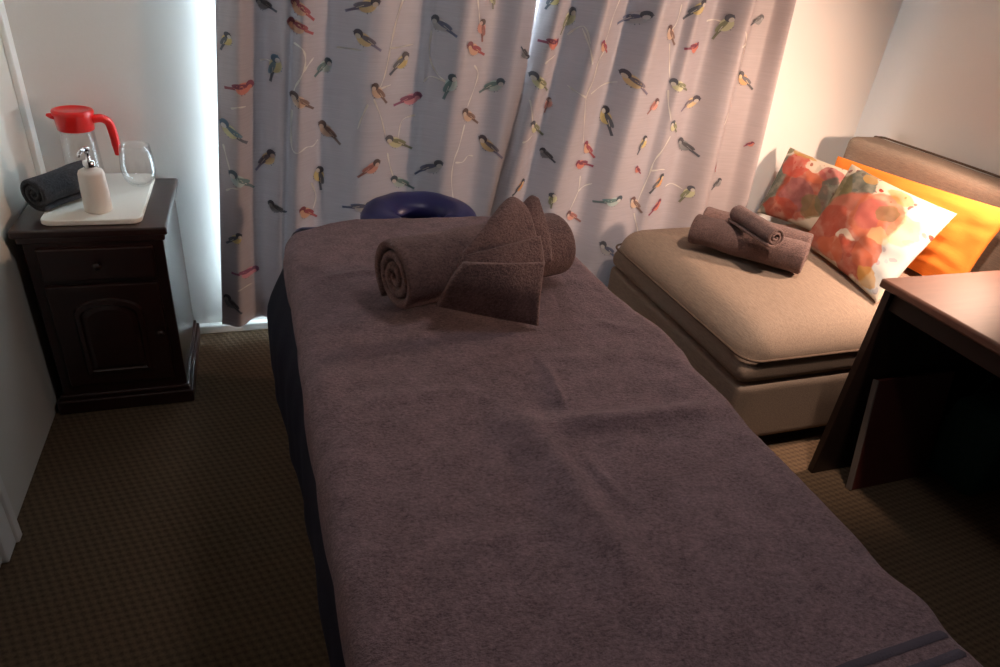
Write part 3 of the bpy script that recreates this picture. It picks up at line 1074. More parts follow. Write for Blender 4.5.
RIDGES = [  # pixel polyline, height, half width
    (world_line([(500, 428), (560, 424), (620, 420), (700, 410), (728, 400)]), 0.013, 0.024),
    (world_line([(486, 418), (520, 424), (545, 445), (575, 490), (610, 540), (660, 610), (700, 660)]), 0.012, 0.03),
    (world_line([(535, 352), (553, 380), (562, 402), (568, 412)]), 0.005, 0.009),
    (world_line([(578, 444), (596, 470), (622, 498), (636, 508)]), 0.004, 0.008),
    (world_line([(298, 292), (325, 278), (360, 272), (392, 274)]), 0.0045, 0.012),
    (world_line([(300, 262), (320, 248), (350, 240)]), 0.003, 0.016),
    (world_line([(308, 330), (340, 322), (400, 330)]), 0.0025, 0.02),
    (world_line([(330, 420), (380, 400), (450, 392), (500, 400)]), 0.004, 0.02),
    (world_line([(310, 400), (318, 380), (345, 372)]), 0.003, 0.018),
    (world_line([(440, 548), (480, 540), (540, 532), (590, 522)]), 0.0032, 0.014),
    (world_line([(342, 590), (358, 560), (390, 540)]), 0.003, 0.016),
    (world_line([(400, 480), (450, 455), (480, 445)]), 0.003, 0.02),
    (world_line([(560, 330), (600, 322), (640, 330)]), 0.003, 0.015),
    (world_line([(500, 345), (560, 360), (640, 352), (690, 366)]), 0.003, 0.02),
]


def blanket_h(x, y):
    h_ = 0.0
    for pts, hh, w in RIDGES:
        d, t = segd(x, y, pts)
        if d < w * 3:
            fade = sstep(-0.08, 0.45, t) * sstep(1.08, 0.6, t)
            h_ += 1.3 * hh * fade * math.exp(-(d / w) ** 2)
    h_ += 0.0045 * nz(x * 4.5, y * 3.2, 1.0) + 0.0022 * nz(x * 14, y * 9, 2.0) + 0.0009 * nz(x * 60, y * 45, 3.0) + 0.0015 * nz(x * 30, y * 22, 6.0)
    return h_


bm = bmesh.new()
rows = []
BY0, BY1 = 0.10, 1.905
ny = 300
prof = []
# across: drop on the left, the shoulder, the top, the shoulder, drop on the right
NT = 130
for j in range(ny + 1):
    y = BY0 + (BY1 - BY0) * j / ny
    xl, xr = interp(BLL, y), interp(BLR, y)
    rs = 0.042
    pts = []
    hemL = 0.60 + 0.012 * math.sin(y * 7) + 0.02 * sstep(1.3, 1.75, y)
    for i in range(8):
        t = i / 8
        z = hemL + (TT - rs - hemL) * t
        pts.append((xl + 0.008 * (1 - t) ** 1.5 * 0.6 + 0.002 * math.sin(y * 30), z, 0.25))
    for i in range(9):
        a = PI - (PI / 2) * i / 8
        pts.append((xl + rs + rs * math.cos(a), TT - rs + rs * math.sin(a), 0.4 + 0.6 * i / 8))
    for i in range(1, NT):
        t = i / NT
        pts.append((xl + rs + (xr - rs - xl - rs) * t, TT, 1.0))
    for i in range(9):
        a = PI / 2 - (PI / 2) * i / 8
        pts.append((xr - rs + rs * math.cos(a), TT - rs + rs * math.sin(a), 1 - 0.6 * i / 8))
    hemR = 0.40
    for i in range(1, 13):
        t = i / 12
        fl_ = 0.018 * t * math.sin(y * 16 + 1.0) + 0.012 * t
        pts.append((xr + fl_, TT - rs + (hemR - TT + rs) * t, 0.2))
    rows.append((y, pts))
grid = []
for y, pts in rows:
    head = sstep(BY1 - 0.055, BY1, y)
    line = []
    for (x, z, w) in pts:
        hh = blanket_h(x, y) * w
        dz = -0.05 * head ** 2.2 * (1 if z > TT - 0.05 else 0.4)
        corner = sstep(0.30, 0.045, x) ** 2 * 0.085 + sstep(0.62, 0.85, x) ** 2 * 0.05
        yy = y - 0.006 * head - corner * sstep(1.5, BY1, y)
        line.append(bm.verts.new((x, yy, z + hh + dz)))
    grid.append(line)
# the head end hangs down over the edge of the table
drop = []
for t in (0.25, 0.5, 0.75, 1.0):
    drop.append([bm.verts.new((v.co.x, v.co.y + 0.012 * t, max(v.co.z - 0.16 * t, 0.50) if v.co.z > 0.5 else v.co.z)) for v in grid[-1]])
grid += drop
for r1, r2 in zip(grid[:-1], grid[1:]):
    for i in range(len(r1) - 1):
        bm.faces.new((r1[i], r1[i + 1], r2[i + 1], r2[i]))
bl = link('blanket', bm, M['blanket'], None, True)
tag(bl, 'brown-grey plush blanket spread over the massage table', 'blanket')
sm = bl.modifiers.new('thickness', 'SOLIDIFY')
sm.thickness = 0.004
sm.offset = -1
# flat woven hem bands near the foot end
bm = bmesh.new()
for yb0, yb1 in ((0.318, 0.330), (0.290, 0.302), (0.258, 0.274)):
    pr = None
    for i in range(121):
        t = i / 120
        x = 0.11 + (0.825 - 0.11) * t
        zz = []
        y0_, y1_ = yb0 + 0.035 * (t - 1) * 0.4, yb1 + 0.035 * (t - 1) * 0.4
        q = [bm.verts.new((x, y_, TT + blanket_h(x, y_) + 0.0012 + (0.0018 if k_ == 1 else -0.0005) - 0.02 * max(0, (t - 0.965) / 0.035) ** 2)) for k_, y_ in enumerate((y0_, (y0_ + y1_) / 2, y1_))]
        if pr:
            for k_ in range(2):
                bm.faces.new((pr[k_], q[k_], q[k_ + 1], pr[k_ + 1]))
        pr = q
link('woven_band', bm, M['blanket_band'], bl, True)

# ---- navy sheet hanging on both long sides, between table and blanket
SKX = [(-0.2, 0.050), (0.55, 0.050), (0.70, 0.050), (0.83, 0.047), (1.04, 0.042), (1.2, 0.036), (1.31, 0.027), (1.42, 0.017), (1.575, 0.004), (1.70, -0.008), (1.80, -0.012)]
bm = bmesh.new()
grid = []
for j in range(101):
    y = -0.12 + (1.83 + 0.12) * j / 100
    xs = interp(SKX, y)
    line = []
    xl = interp(BLL, y)
    line_p = []
    for i in range(13):      # left drop, bottom to top
        t = i / 12
        z = 0.26 + (TT - 0.035 - 0.26) * t
        k_ = sstep(0.42, 1.0, t)
        x = xs * (1 - k_) + (xl + 0.022) * k_ + 0.003 * math.sin(y * 26 + 2 * t) * (1 - t)
        line_p.append((x, z))
    line_p.append((xl + 0.03, TT - 0.022))
    line_p.append((xl + 0.05, TT - 0.011))
    for i in range(1, 12):
        line_p.append((xl + 0.05 + (0.79 - xl - 0.05) * i / 12, TT - 0.0105))
    line_p += [(0.80, TT - 0.012), (0.812, TT - 0.03)]
    for i in range(1, 9):
        t = i / 8
        line_p.append((0.815 + 0.003 * t + 0.006 * t * math.sin(y * 22), TT - 0.03 - (TT - 0.03 - 0.28) * t))
    for (x, z) in line_p:
        line.append(bm.verts.new((x, y, z)))
    grid.append(line)
for r1, r2 in zip(grid[:-1], grid[1:]):
    for i in range(len(r1) - 1):
        bm.faces.new((r1[i], r1[i + 1], r2[i + 1], r2[i]))
sh = link('fitted_sheet', bm, M['navy'], None, True)
tag(sh, 'navy sheet hanging down the side of the massage table under the blanket', 'sheet')
sm = sh.modifiers.new('thickness', 'SOLIDIFY')
sm.thickness = 0.002
sm.offset = 0

# ---- big rolled towel and the cloth folded over it
RA = Vector((0.252, 1.288, TT + 0.091))
RB = Vector((0.690, 1.421, TT + 0.091))
RR = 0.097
rt = rolled_towel('rolled_bath_towel', RA, RB, RR, M['towel'], 3.3, 0.93, PI + 0.95, 3, 0.12, 0.004)
tag(rt, 'thick brown towel rolled up on the massage table blanket, spiral end facing left', 'towel')
axd = (RB - RA).normalized()
fr_ = Vector((axd.y, -axd.x, 0))      # horizontal, towards the camera


def roll_pt(u, ang, lift):
    """u metres along the roll from its left end; angle from the table-front (0) over the front to the top (90) and on"""
    return RA + axd * u + fr_ * ((RR + lift) * math.cos(math.radians(ang))) + Vector((0, 0, (RR * 0.93 + lift) * math.sin(math.radians(ang))))


def cloth_patch(bm, rows_pts, th, n=10, hem=True):
    """rows of 3D points (same count in each row) -> smooth thick cloth piece with rounded borders"""
    rows_s = [smooth_path(r, n) for r in rows_pts]
    cols = list(zip(*rows_s))
    cols = [smooth_path(list(c), n) for c in cols]
    g = list(zip(*cols))
    nr, nc = len(g), len(g[0])
    nrm = []
    for i in range(nr):
        l_ = []
        for j in range(nc):
            du = g[min(i + 1, nr - 1)][j] - g[max(i - 1, 0)][j]
            dv = g[i][min(j + 1, nc - 1)] - g[i][max(j - 1, 0)]
            nn_ = du.cross(dv)
            l_.append(nn_.normalized() if nn_.length > 1e-9 else Vector((0, 0, 1)))
        nrm.append(l_)
    top, bot = [], []
    for i in range(nr):
        a, b = [], []
        for j in range(nc):
            e = min(i / (nr - 1), 1 - i / (nr - 1), j / (nc - 1), 1 - j / (nc - 1))
            k_ = 0.45 if e < 1e-6 else 1.0
            hm = 1.0 + (0.35 if hem and 0.02 < e < 0.055 else 0)
            a.append(bm.verts.new(g[i][j] + nrm[i][j] * (th * 0.5 * k_ * hm)))
            b.append(bm.verts.new(g[i][j] - nrm[i][j] * (th * 0.5 * k_)))
        top.append(a)
        bot.append(b)
    for i in range(nr - 1):
        for j in range(nc - 1):
            bm.faces.new((top[i][j], top[i][j + 1], top[i + 1][j + 1], top[i + 1][j]))
            bm.faces.new((bot[i][j], bot[i + 1][j], bot[i + 1][j + 1], bot[i][j + 1]))
    for j in range(nc - 1):
        bm.faces.new((top[0][j], bot[0][j], bot[0][j + 1], top[0][j + 1]))
        bm.faces.new((top[-1][j], top[-1][j + 1], bot[-1][j + 1], bot[-1][j]))
    for i in range(nr - 1):
        bm.faces.new((top[i][0], top[i + 1][0], bot[i + 1][0], bot[i][0]))
        bm.faces.new((top[i][-1], bot[i][-1], bot[i + 1][-1], top[i + 1][-1]))


def px_y(x, y, Y):
    return at(x, y, 'y', Y - 0.024)


bm = bmesh.new()
# back fold, standing up behind
cloth_patch(bm, [[px_y(500, 262, 1.335), px_y(530, 264, 1.325), px_y(552, 262, 1.33)],
                 [px_y(508, 228, 1.375), px_y(533, 228, 1.37), px_y(549, 236, 1.375)],
                 [px_y(520, 208, 1.41), px_y(530, 196, 1.42), px_y(538, 198, 1.42)]], 0.011)
# middle fold, the pointed one
cloth_patch(bm, [[px_y(446, 290, 1.238), px_y(496, 292, 1.24), px_y(543, 266, 1.285)],
                 [px_y(462, 254, 1.262), px_y(500, 248, 1.285), px_y(536, 236, 1.325)],
                 [px_y(482, 230, 1.30), px_y(506, 214, 1.33), px_y(529, 213, 1.365)],
                 [px_y(503, 204, 1.355), px_y(512, 197, 1.375), px_y(521, 204, 1.385)]], 0.012)
# upper front fold
cloth_patch(bm, [[px_y(452, 282, 1.215), px_y(500, 284, 1.21), px_y(544, 264, 1.25)],
                 [px_y(458, 268, 1.222), px_y(500, 262, 1.228), px_y(543, 252, 1.265)],
                 [px_y(460, 257, 1.235), px_y(502, 246, 1.25), px_y(540, 236, 1.29)]], 0.011)
# front flap with its free corner towards the camera
cloth_patch(bm, [[px_y(437, 305, 1.222), px_y(486, 315, 1.207), px_y(538, 325, 1.196)],
                 [px_y(450, 280, 1.205), px_y(496, 286, 1.195), px_y(540, 292, 1.20)],
                 [px_y(464, 262, 1.208), px_y(506, 263, 1.212), px_y(544, 262, 1.235)]], 0.02)
ft = link('folded_hand_towel', bm, M['towel'], None, True)
tag(ft, 'brown hand towel folded into points and draped over the big towel roll', 'towel')

# ------------------------------------------------------------------ sofa
SX0, SX1, SY0, SY1 = 1.405, 2.70, 1.402, 2.36
sofa = thing('sofa', 'taupe armless sofa in the right corner with cushions and folded towels on it', 'sofa', ((SX0 + SX1) / 2, (SY0 + SY1) / 2, 0))


def soft_box(x0, x1, y0, y1, z0, z1, r, crown=0.0, nx=40, ny_=40, sag=0.0, seed=0.0, low=None):
    """upholstered block: rounded edges, domed top"""
    bm = bmesh.new()
    bmesh.ops.create_cube(bm, size=2.0)
    bmesh.ops.subdivide_edges(bm, edges=list(bm.edges), cuts=22, use_grid_fill=True)
    hx_, hy_, hz_ = (x1 - x0) / 2, (y1 - y0) / 2, (z1 - z0) / 2
    c = Vector(((x0 + x1) / 2, (y0 + y1) / 2, (z0 + z1) / 2))
    for v in bm.verts:
        def den(t):
            return math.copysign(1 - (1 - abs(t)) ** 1.7, t)
        p = Vector((den(v.co.x) * hx_, den(v.co.y) * hy_, den(v.co.z) * hz_))
        rr = min(r, hz_ * 0.98)
        if low is not None:
            t_ = sstep(-0.55 * hz_, 0.15 * hz_, p.z)
            rr = low + (rr - low) * t_
        q = Vector((max(-hx_ + rr, min(hx_ - rr, p.x)), max(-hy_ + rr, min(hy_ - rr, p.y)), max(-hz_ + rr, min(hz_ - rr, p.z))))
        d = p - q
        if d.length > 1e-7:
            m_ = max(abs(d.x), abs(d.y), abs(d.z))
            d = d.normalized() * m_
        w = q + d
        ux, uy = w.x / hx_, w.y / hy_
        if w.z > 0:
            w.z += crown * max(0, (1 - ux * ux)) ** 0.6 * max(0, (1 - uy * uy)) ** 0.6 * (w.z / hz_)
        side = (1 - abs(w.z / hz_) ** 2)
        w.x += sag * side * math.copysign(1, ux) * abs(ux) ** 3
        w.y += sag * side * math.copysign(1, uy) * abs(uy) ** 3
        w += Vector((0.003 * nz(w.x * 5, w.y * 5, seed + w.z * 4), 0.003 * nz(w.y * 5, w.z * 6, seed + 3), 0.004 * nz(w.x * 4, w.y * 4, seed + 7)))
        v.co = w + c
    return bm


link('base', soft_box(SX0 + 0.006, SX1 - 0.02, SY0 - 0.004, SY1 - 0.02, 0.055, 0.295, 0.022, seed=1.0), M['sofa'], sofa, True)
SEATX = 2.50
link('seat_cushion', soft_box(SX0, SEATX, SY0, SY1 - 0.03, 0.297, 0.482, 0.092, 0.030, sag=0.006, seed=5.0, low=0.03), M['sofa'], sofa, True)
# piping round the seat cushion's lower seam
bm = bmesh.new()
zz = 0.392
rr = 0.05
ppts = []
for cx, cy, a0 in ((SEATX - rr, SY1 - 0.03 - rr, 0), (SX0 + rr, SY1 - 0.03 - rr, PI / 2), (SX0 + rr, SY0 + rr, PI), (SEATX - rr, SY0 + rr, 1.5 * PI)):
    for i in range(7):
        a = a0 + PI / 2 * i / 6
        ppts.append((cx + (rr + 0.007) * math.cos(a), cy + (rr + 0.007) * math.sin(a), zz))
full = []
for a, b in zip(ppts, ppts[1:] + ppts[:1]):
    for i in range(6):
        t = i / 6
        x, y = a[0] + (b[0] - a[0]) * t, a[1] + (b[1] - a[1]) * t
        full.append((x, y, zz + 0.003 * nz(x * 7, y * 7, 2)))
full.append(full[0])
tube(bm, full, 0.0045, 8, False)
link('piping', bm, M['piping'], sofa, True)
bm = soft_box(2.50, 2.685, SY0 + 0.01, SY1 + 0.0, 0.297, 0.868, 0.034, 0.0, sag=0.0, seed=9.0)
bk = link('backrest', bm, M['sofa'], sofa, True)
bm = bmesh.new()
tube(bm, smooth_path([(2.655, SY0 + 0.03, 0.868), (2.655, 1.8, 0.874), (2.655, 2.2, 0.873), (2.655, SY1 - 0.03, 0.867), (2.66, SY1 + 0.002, 0.83), (2.665, SY1 + 0.003, 0.6)], 8), 0.0045, 8)
link('back_piping', bm, M['piping'], bk, True)
for fx in (SX0 + 0.08, SX1 - 0.1):
    for fy in (SY0 + 0.08, SY1 - 0.1):
        bm = bmesh.new()
        lathe(bm, [(0, 0), (0.02, 0), (0.026, 0.056), (0, 0.056)], (fx, fy, 0), 20)
        link('foot', bm, M['black_metal'], sofa, True)


# ------------------------------------------------------------------ cushions
def cushion(name, c00, c10, c11, c01, th, mat, pinch=0.06, seed=0, power=0.42):
    """corners: lower left, lower right, upper right, upper left as one looks at its face"""
    C = [Vector(c) for c in (c00, c10, c11, c01)]
    n = 44
    bm = bmesh.new()
    uvl = bm.loops.layers.uv.new('UVMap')
    nrm = ((C[1] - C[0]).cross(C[3] - C[0])).normalized()
    layers = []
    for sgn in (1, -1):
        g = []
        for i in range(n + 1):
            l_ = []
            for j in range(n + 1):
                u0, v0 = j / n, i / n
                U, V = math.sin((u0 - 0.5) * PI) * 0.5 + 0.5, math.sin((v0 - 0.5) * PI) * 0.5 + 0.5
                a, b = 2 * U - 1, 2 * V - 1
                uu = 0.5 + 0.5 * a * (1 - pinch * (1 - b * b))
                vv = 0.5 + 0.5 * b * (1 - pinch * (1 - a * a))
                p = C[0] * ((1 - uu) * (1 - vv)) + C[1] * (uu * (1 - vv)) + C[2] * (uu * vv) + C[3] * ((1 - uu) * vv)
                h_ = th * max(0.0, (1 - a * a) * (1 - b * b)) ** power
                wr = 0.010 * nz(a * 2.2 + seed, b * 2.2, sgn) * min(1, h_ / th * 1.6)
                wr += 0.006 * nz(a * 5 + seed, b * 5, 3.0 + sgn) * min(1, h_ / th * 1.3)
                p = p + nrm * (sgn * (h_ + wr))
                l_.append((p, (U, V)))
            g.append(l_)
        layers.append(g)
    vt = [[bm.verts.new(layers[0][i][j][0]) for j in range(n + 1)] for i in range(n + 1)]
    vb = [[vt[i][j] if i in (0, n) or j in (0, n) else bm.verts.new(layers[1][i][j][0]) for j in range(n + 1)] for i in range(n + 1)]
    for vv_, fl in ((vt, False), (vb, True)):
        for i in range(n):
            for j in range(n):
                q = [(i, j), (i, j + 1), (i + 1, j + 1), (i + 1, j)]
                if fl:
                    q = q[::-1]
                f = bm.faces.new([vv_[a][b] for a, b in q])
                for lp, (a, b) in zip(f.loops, q):
                    lp[uvl].uv = layers[0][a][b][1]
    return link(name, bm, mat, None, True, recalc=False)


def edge_piping(c, parent, mat):
    pass


RED, CORAL, PINKR, OLIVE, SAGE = srgb(146, 66, 50), srgb(168, 92, 66), srgb(150, 80, 78), srgb(100, 94, 62), srgb(82, 88, 80)
GOLD, MAUVE, PALEB, CREAM = srgb(170, 130, 66), srgb(118, 74, 76), srgb(160, 172, 178), srgb(190, 178, 160)
M['floral_a'] = floral('floral_print_front', CREAM, [
    (0.86, 0.36, 0.20, 0.34, PALEB, 0.75), (0.84, 0.62, 0.10, 0.16, srgb(196, 180, 128), 0.6), (0.24, 0.76, 0.16, 0.30, SAGE, 0.95), (0.10, 0.60, 0.14, 0.26, OLIVE, 0.9),
    (0.40, 0.44, 0.34, 0.30, srgb(160, 92, 76), 0.9), (0.20, 0.26, 0.24, 0.26, RED, 0.92), (0.58, 0.60, 0.24, 0.25, CORAL, 0.85), (0.52, 0.60, 0.13, 0.16, PINKR, 0.75),
    (0.65, 0.68, 0.10, 0.09, OLIVE, 0.7), (0.46, 0.22, 0.11, 0.11, CREAM, 0.95), (0.45, 0.22, 0.045, 0.045, RED, 0.9), (0.60, 0.14, 0.22, 0.15, RED, 0.95),
    (0.70, 0.28, 0.12, 0.18, CORAL, 0.9), (0.82, 0.10, 0.10, 0.08, GOLD, 0.8), (0.34, 0.10, 0.18, 0.10, CORAL, 0.9), (0.72, 0.45, 0.12, 0.07, srgb(180, 172, 124), 0.5),
    (0.62, 0.88, 0.12, 0.07, GOLD, 0.7), (0.84, 0.82, 0.08, 0.07, PALEB, 0.9), (0.30, 0.94, 0.07, 0.06, GOLD, 0.7)], 0.3)
M['floral_b'] = floral('floral_print_rear', CREAM, [
    (0.10, 0.42, 0.16, 0.44, SAGE, 0.95), (0.52, 0.40, 0.36, 0.36, RED, 0.92), (0.46, 0.34, 0.24, 0.24, MAUVE, 0.8), (0.26, 0.74, 0.20, 0.20, srgb(176, 74, 60), 0.9),
    (0.62, 0.70, 0.16, 0.12, CORAL, 0.9), (0.80, 0.80, 0.18, 0.12, PINKR, 0.9), (0.50, 0.82, 0.12, 0.08, CREAM, 0.95), (0.46, 0.83, 0.035, 0.03, RED, 0.9),
    (0.30, 0.93, 0.20, 0.035, GOLD, 0.9), (0.86, 0.50, 0.13, 0.30, SAGE, 0.9), (0.30, 0.12, 0.24, 0.14, RED, 0.9), (0.70, 0.26, 0.14, 0.18, OLIVE, 0.75),
    (0.06, 0.94, 0.05, 0.05, OLIVE, 0.8)], 1.9)

TLo = at(838, 156, 'x', 2.45)
TRo = at(1014, 212, 'x', 2.42)
oc = cushion('orange_cushion', (2.385, 2.27, 0.515), (2.36, 1.50, 0.512), tuple(TRo), tuple(TLo), 0.045, M['orange'], 0.03, 1, 0.36)
tag(oc, 'large plain orange cushion leaning on the sofa back behind the floral cushions', 'cushion')
rc = cushion('floral_cushion', at(757, 212, 'z', 0.522), (2.235, 2.03, 0.522), tuple(at(852, 172, 'x', 2.36)), tuple(at(790, 147, 'x', 2.29)), 0.052, M['floral_b'], 0.05, 4)
tag(rc, 'red floral cushion with grey-green leaves nearest the curtain, half behind the other floral cushion', 'cushion', 'floral cushions on the sofa')
fc_ = cushion('floral_cushion', at(803, 243, 'z', 0.525), at(877, 303, 'z', 0.512), tuple(at(957, 214, 'x', 2.30)), tuple(at(852, 164, 'x', 2.31)), 0.055, M['floral_a'], 0.05, 9)
tag(fc_, 'red and cream floral cushion in front, leaning on the orange cushion beside the desk', 'cushion', 'floral cushions on the sofa')

# ------------------------------------------------------------------ towels on the sofa
SZ = 0.503
adir = Vector((0.26, -0.31, 0)).normalized()
sd = Vector((0.31, 0.26, 0)).normalized()
f0 = Vector((1.565, 2.045, SZ + 0.070))
t1 = rolled_towel('rolled_bath_towel', f0, f0 + adir * 0.42, 0.075, M['sofa_towel'], 2.6, 0.92, PI + 0.4, 11, 0.14, 0.008)
tag(t1, 'taupe rolled towel on the sofa seat, nearer the massage table, under the small roll', 'towel', 'towels on the sofa')
b0 = f0 + sd * 0.138 + adir * 0.0
t2 = rolled_towel('rolled_bath_towel', b0, b0 + adir * 0.41, 0.068, M['sofa_towel'], 2.6, 0.94, PI + 0.4, 17, 0.14, 0.007)
tag(t2, 'taupe rolled towel on the sofa seat, behind the front roll against the floral cushions', 'towel', 'towels on the sofa')
s0, s1 = at(736, 213, 'z', 0.672), at(776, 238, 'z', 0.672)
t3 = rolled_towel('rolled_face_cloth', s0, s1, 0.041, M['sofa_towel'], 2.4, 1.0, -0.7, 23, 0.26, 0.002)
tag(t3, 'small taupe rolled cloth lying on top of the two towel rolls on the sofa', 'towel', 'towels on the sofa')

# ------------------------------------------------------------------ desk
DX0, DX1, DY0, DY1, DT = 1.69, 2.66, 0.42, 1.298, 0.72
desk = thing('desk', 'dark wooden desk with a brown top at the right edge, in front of the sofa', 'desk', ((DX0 + DX1) / 2, (DY0 + DY1) / 2, 0))
link('desktop', bx(DX0, DX1, DY0, DY1, DT - 0.028, DT, bev=0.007, seg=3), M['desk_top'], desk)
link('back_panel', bx(DX0 + 0.005, DX1 - 0.02, DY1 - 0.045, DY1 - 0.022, 0.0, DT - 0.029, bev=0.002), M['desk_dark'], desk)
bm = bmesh.new()
box(bm, DX0 + 0.02, DX1 - 0.03, DY0 + 0.02, DY1 - 0.046, DT - 0.085, DT - 0.029, 0.003)
link('apron', bm, M['desk_dark'], desk)
link('side_panel', bx(DX1 - 0.045, DX1 - 0.02, DY0 + 0.03, DY1 - 0.047, 0.0, DT - 0.086, bev=0.002), M['desk_dark'], desk)
link('leg', bx(DX0 + 0.02, DX0 + 0.07, DY0 + 0.02, DY0 + 0.07, 0.0, DT - 0.086, bev=0.004), M['desk_dark'], desk)
# board leaning on the back panel inside the kneehole
bo = thing('leaning_board', 'red-brown flat board with a pale edge leaning under the desk', 'board', (1.93, 1.2, 0))
a = Vector((1.765, 1.160, 0.0))
bvec = Vector((0.0, 0.072, 0.388))
bmB = bmesh.new()
wv = Vector((0.335, 0.0, 0))
nv = wv.cross(bvec).normalized() * 0.016
for o_ in (0,):
    vs = [bmB.verts.new(a + wv * i + bvec * j + nv * (k_ - 0.5) + Vector((0, 0, 0.002))) for i in (0.02, 1) for j in (0, 1) for k_ in (0, 1)]
    for f in [(0, 1, 3, 2), (4, 6, 7, 5), (0, 4, 5, 1), (2, 3, 7, 6), (0, 2, 6, 4), (1, 5, 7, 3)]:
        bmB.faces.new([vs[i] for i in f])
link('panel', bmB, M['board'], bo)
bmB = bmesh.new()
vs = [bmB.verts.new(a + wv * i + bvec * j + nv * 1.15 * (k_ - 0.5) + Vector((0, 0, 0.002))) for i in (0.0, 0.02) for j in (0, 1.005) for k_ in (0, 1)]
for f in [(0, 1, 3, 2), (4, 6, 7, 5), (0, 4, 5, 1), (2, 3, 7, 6), (0, 2, 6, 4), (1, 5, 7, 3)]:
    bmB.faces.new([vs[i] for i in f])
tag(link('edging', bmB, M['edge_grey'], bo), 'pale grey edging strip', None) if False else link('edging', bmB, M['edge_grey'], bo)
# teal cloth storage bag
bag = thing('storage_bag', 'dark teal cloth bag standing under the desk beside the leaning board', 'bag', (2.28, 1.12, 0))
bm = soft_box(2.135, 2.43, 1.02, 1.20, 0.002, 0.31, 0.03, 0.01, sag=0.012, seed=14.0)
link('bag_body', bm, M['teal'], bag, True)
for yy in (1.03, 1.19):
    bm = bmesh.new()
    tube(bm, smooth_path([(2.21, yy, 0.26), (2.215, yy, 0.33), (2.25, yy, 0.375), (2.31, yy, 0.375), (2.345, yy, 0.33), (2.35, yy, 0.26)], 6), 0.007, 8)
    link('handle', bm, M['teal'], bag, True)

# ------------------------------------------------------------------ lamp on the right wall (outside the photograph's frame)
LP = Vector((2.38, 1.32, 1.14))
lamp = thing('wall_lamp', 'wall lamp with a black metal shade on the right wall above the desk', 'lamp', (XR, LP.y, LP.z))
bm = bmesh.new()
lathe(bm, [(0, 0), (0.05, 0), (0.05, 0.012), (0.02, 0.02), (0, 0.02)], (0, 0, 0), 28)
bmesh.ops.rotate(bm, verts=bm.verts, cent=(0, 0, 0), matrix=Matrix.Rotation(-PI / 2, 3, 'Y'))
bmesh.ops.translate(bm, verts=bm.verts, vec=(XR, LP.y, LP.z - 0.12))
link('wall_plate', bm, M['brass'], lamp, True)
bm = bmesh.new()
tube(bm, smooth_path([(XR - 0.01, LP.y, LP.z - 0.12), (XR - 0.1, LP.y, LP.z - 0.15), (LP.x + 0.01, LP.y, LP.z - 0.14), (LP.x, LP.y, LP.z - 0.06)], 6), 0.007, 10)
link('arm', bm, M['brass'], lamp, True)
bulb_m = bpy.data.materials.new('lamp_bulb')
bulb_m.use_nodes = True
bn = bulb_m.node_tree.nodes['Principled BSDF']
bn.inputs['Emission Color'].default_value = (1, 0.62, 0.34, 1)
bn.inputs['Emission Strength'].default_value = 4.0
shade_m = drape_mat('cream_lamp_shade', srgb(246, 226, 196), 0.6)
aim = Vector((-0.62, 0.60, -0.36)).normalized()
bm = bmesh.new()
lathe(bm, [(0, 0.07), (0.02, 0.068), (0.032, 0.05), (0.045, 0.045), (0.085, -0.03), (0.0835, -0.03), (0.043, 0.043), (0.0, 0.046)], (0, 0, 0), 40)
bmesh.ops.rotate(bm, verts=bm.verts, cent=(0, 0, 0), matrix=(-aim).to_track_quat('Z', 'Y').to_matrix())
bmesh.ops.translate(bm, verts=bm.verts, vec=LP)
link('lamp_shade', bm, M['black_metal'], lamp, True)
bm = bmesh.new()
bmesh.ops.create_uvsphere(bm, u_segments=20, v_segments=12, radius=0.026)
bmesh.ops.translate(bm, verts=bm.verts, vec=LP - aim * 0.012)
link('bulb', bm, bulb_m, lamp, True)
bl_ = bpy.data.lights.new('lamp_light', 'SPOT')
bl_.energy = 70.0
bl_.color = (1.0, 0.66, 0.48)
bl_.spot_size = math.radians(146)
bl_.spot_blend = 0.6
bl_.shadow_soft_size = 0.04
blo = bpy.data.objects.new('lamp_light', bl_)
COL.objects.link(blo)
blo.location = LP + aim * 0.055
blo.rotation_euler = aim.to_track_quat('-Z', 'Y').to_euler()

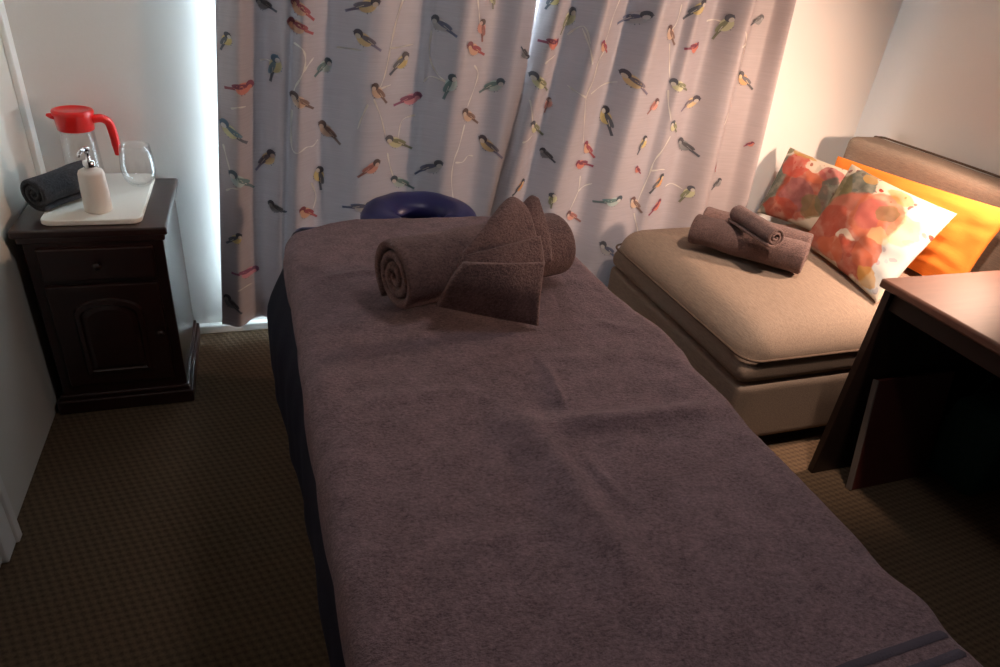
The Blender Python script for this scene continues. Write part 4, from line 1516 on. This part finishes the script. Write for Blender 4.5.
# ------------------------------------------------------------------ ceiling lamp, dimmed, above and behind the camera's view
CLP = Vector((1.43, 0.95, ZC))
cl = thing('overhead_light', 'round white ceiling downlight above the desk side of the massage table', 'lamp', tuple(CLP))
bm = bmesh.new()
lathe(bm, [(0, 0), (0.07, 0), (0.07, -0.012), (0.055, -0.014), (0.05, -0.004), (0, -0.003)], CLP, 36)
link('rim', bm, M['trim'], cl, True)
ca = bpy.data.lights.new('ceiling_light', 'SPOT')
ca.energy = 130.0
ca.color = (1.0, 0.72, 0.56)
ca.spot_size = math.radians(56)
ca.spot_blend = 0.6
ca.shadow_soft_size = 0.05
cao = bpy.data.objects.new('ceiling_light', ca)
COL.objects.link(cao)
cao.location = CLP + Vector((0, 0, -0.035))
cao.rotation_euler = (Vector((1.92, 1.95, 0.4)) - CLP).to_track_quat('-Z', 'Y').to_euler()

# added fill light over the middle of the massage table, with an invented fixture
c2 = thing('overhead_light', 'added fill light in a round fixture above the middle of the massage table', 'lamp', (0.80, 0.85, ZC))
bm = bmesh.new()
lathe(bm, [(0, 0), (0.17, 0), (0.17, -0.02), (0.155, -0.03), (0.15, -0.012), (0, -0.01)], (0.80, 0.85, ZC), 40)
link('rim', bm, M['trim'], c2, True)
c2l = bpy.data.lights.new('dim_fill_light', 'AREA')
c2l.shape = 'DISK'
c2l.size = 0.28
c2l.energy = 5.0
c2l.color = (1.0, 0.92, 0.90)
c2o = bpy.data.objects.new('dim_fill_light', c2l)
COL.objects.link(c2o)
c2o.location = (0.80, 0.85, ZC - 0.035)

# ------------------------------------------------------------------ daylight
w = bpy.data.worlds.new('daylight')
S.world = w
w.use_nodes = True
bg = w.node_tree.nodes['Background']
bg.inputs['Color'].default_value = (0.74, 0.90, 1.0, 1)
bg.inputs['Strength'].default_value = 26.0
pl = bpy.data.lights.new('window_portal', 'AREA')
pl.shape = 'RECTANGLE'
pl.size = WX1 - WX0
pl.size_y = WZ1 - WZ0
pl.cycles.is_portal = True
po_ = bpy.data.objects.new('window_portal', pl)
COL.objects.link(po_)
po_.location = ((WX0 + WX1) / 2, YB + 0.13, (WZ0 + WZ1) / 2)
po_.rotation_euler = (-PI / 2, 0, 0)

# ------------------------------------------------------------------ view
S.view_settings.view_transform = 'Standard'
S.view_settings.look = 'None'
S.view_settings.exposure = 0.12
S.view_settings.gamma = 1.0
S.view_settings.use_curve_mapping = False
S.cycles.use_denoising = True
S.cycles.max_bounces = 12
S.cycles.diffuse_bounces = 7
S.cycles.transparent_max_bounces = 12
S.cycles.caustics_reflective = False
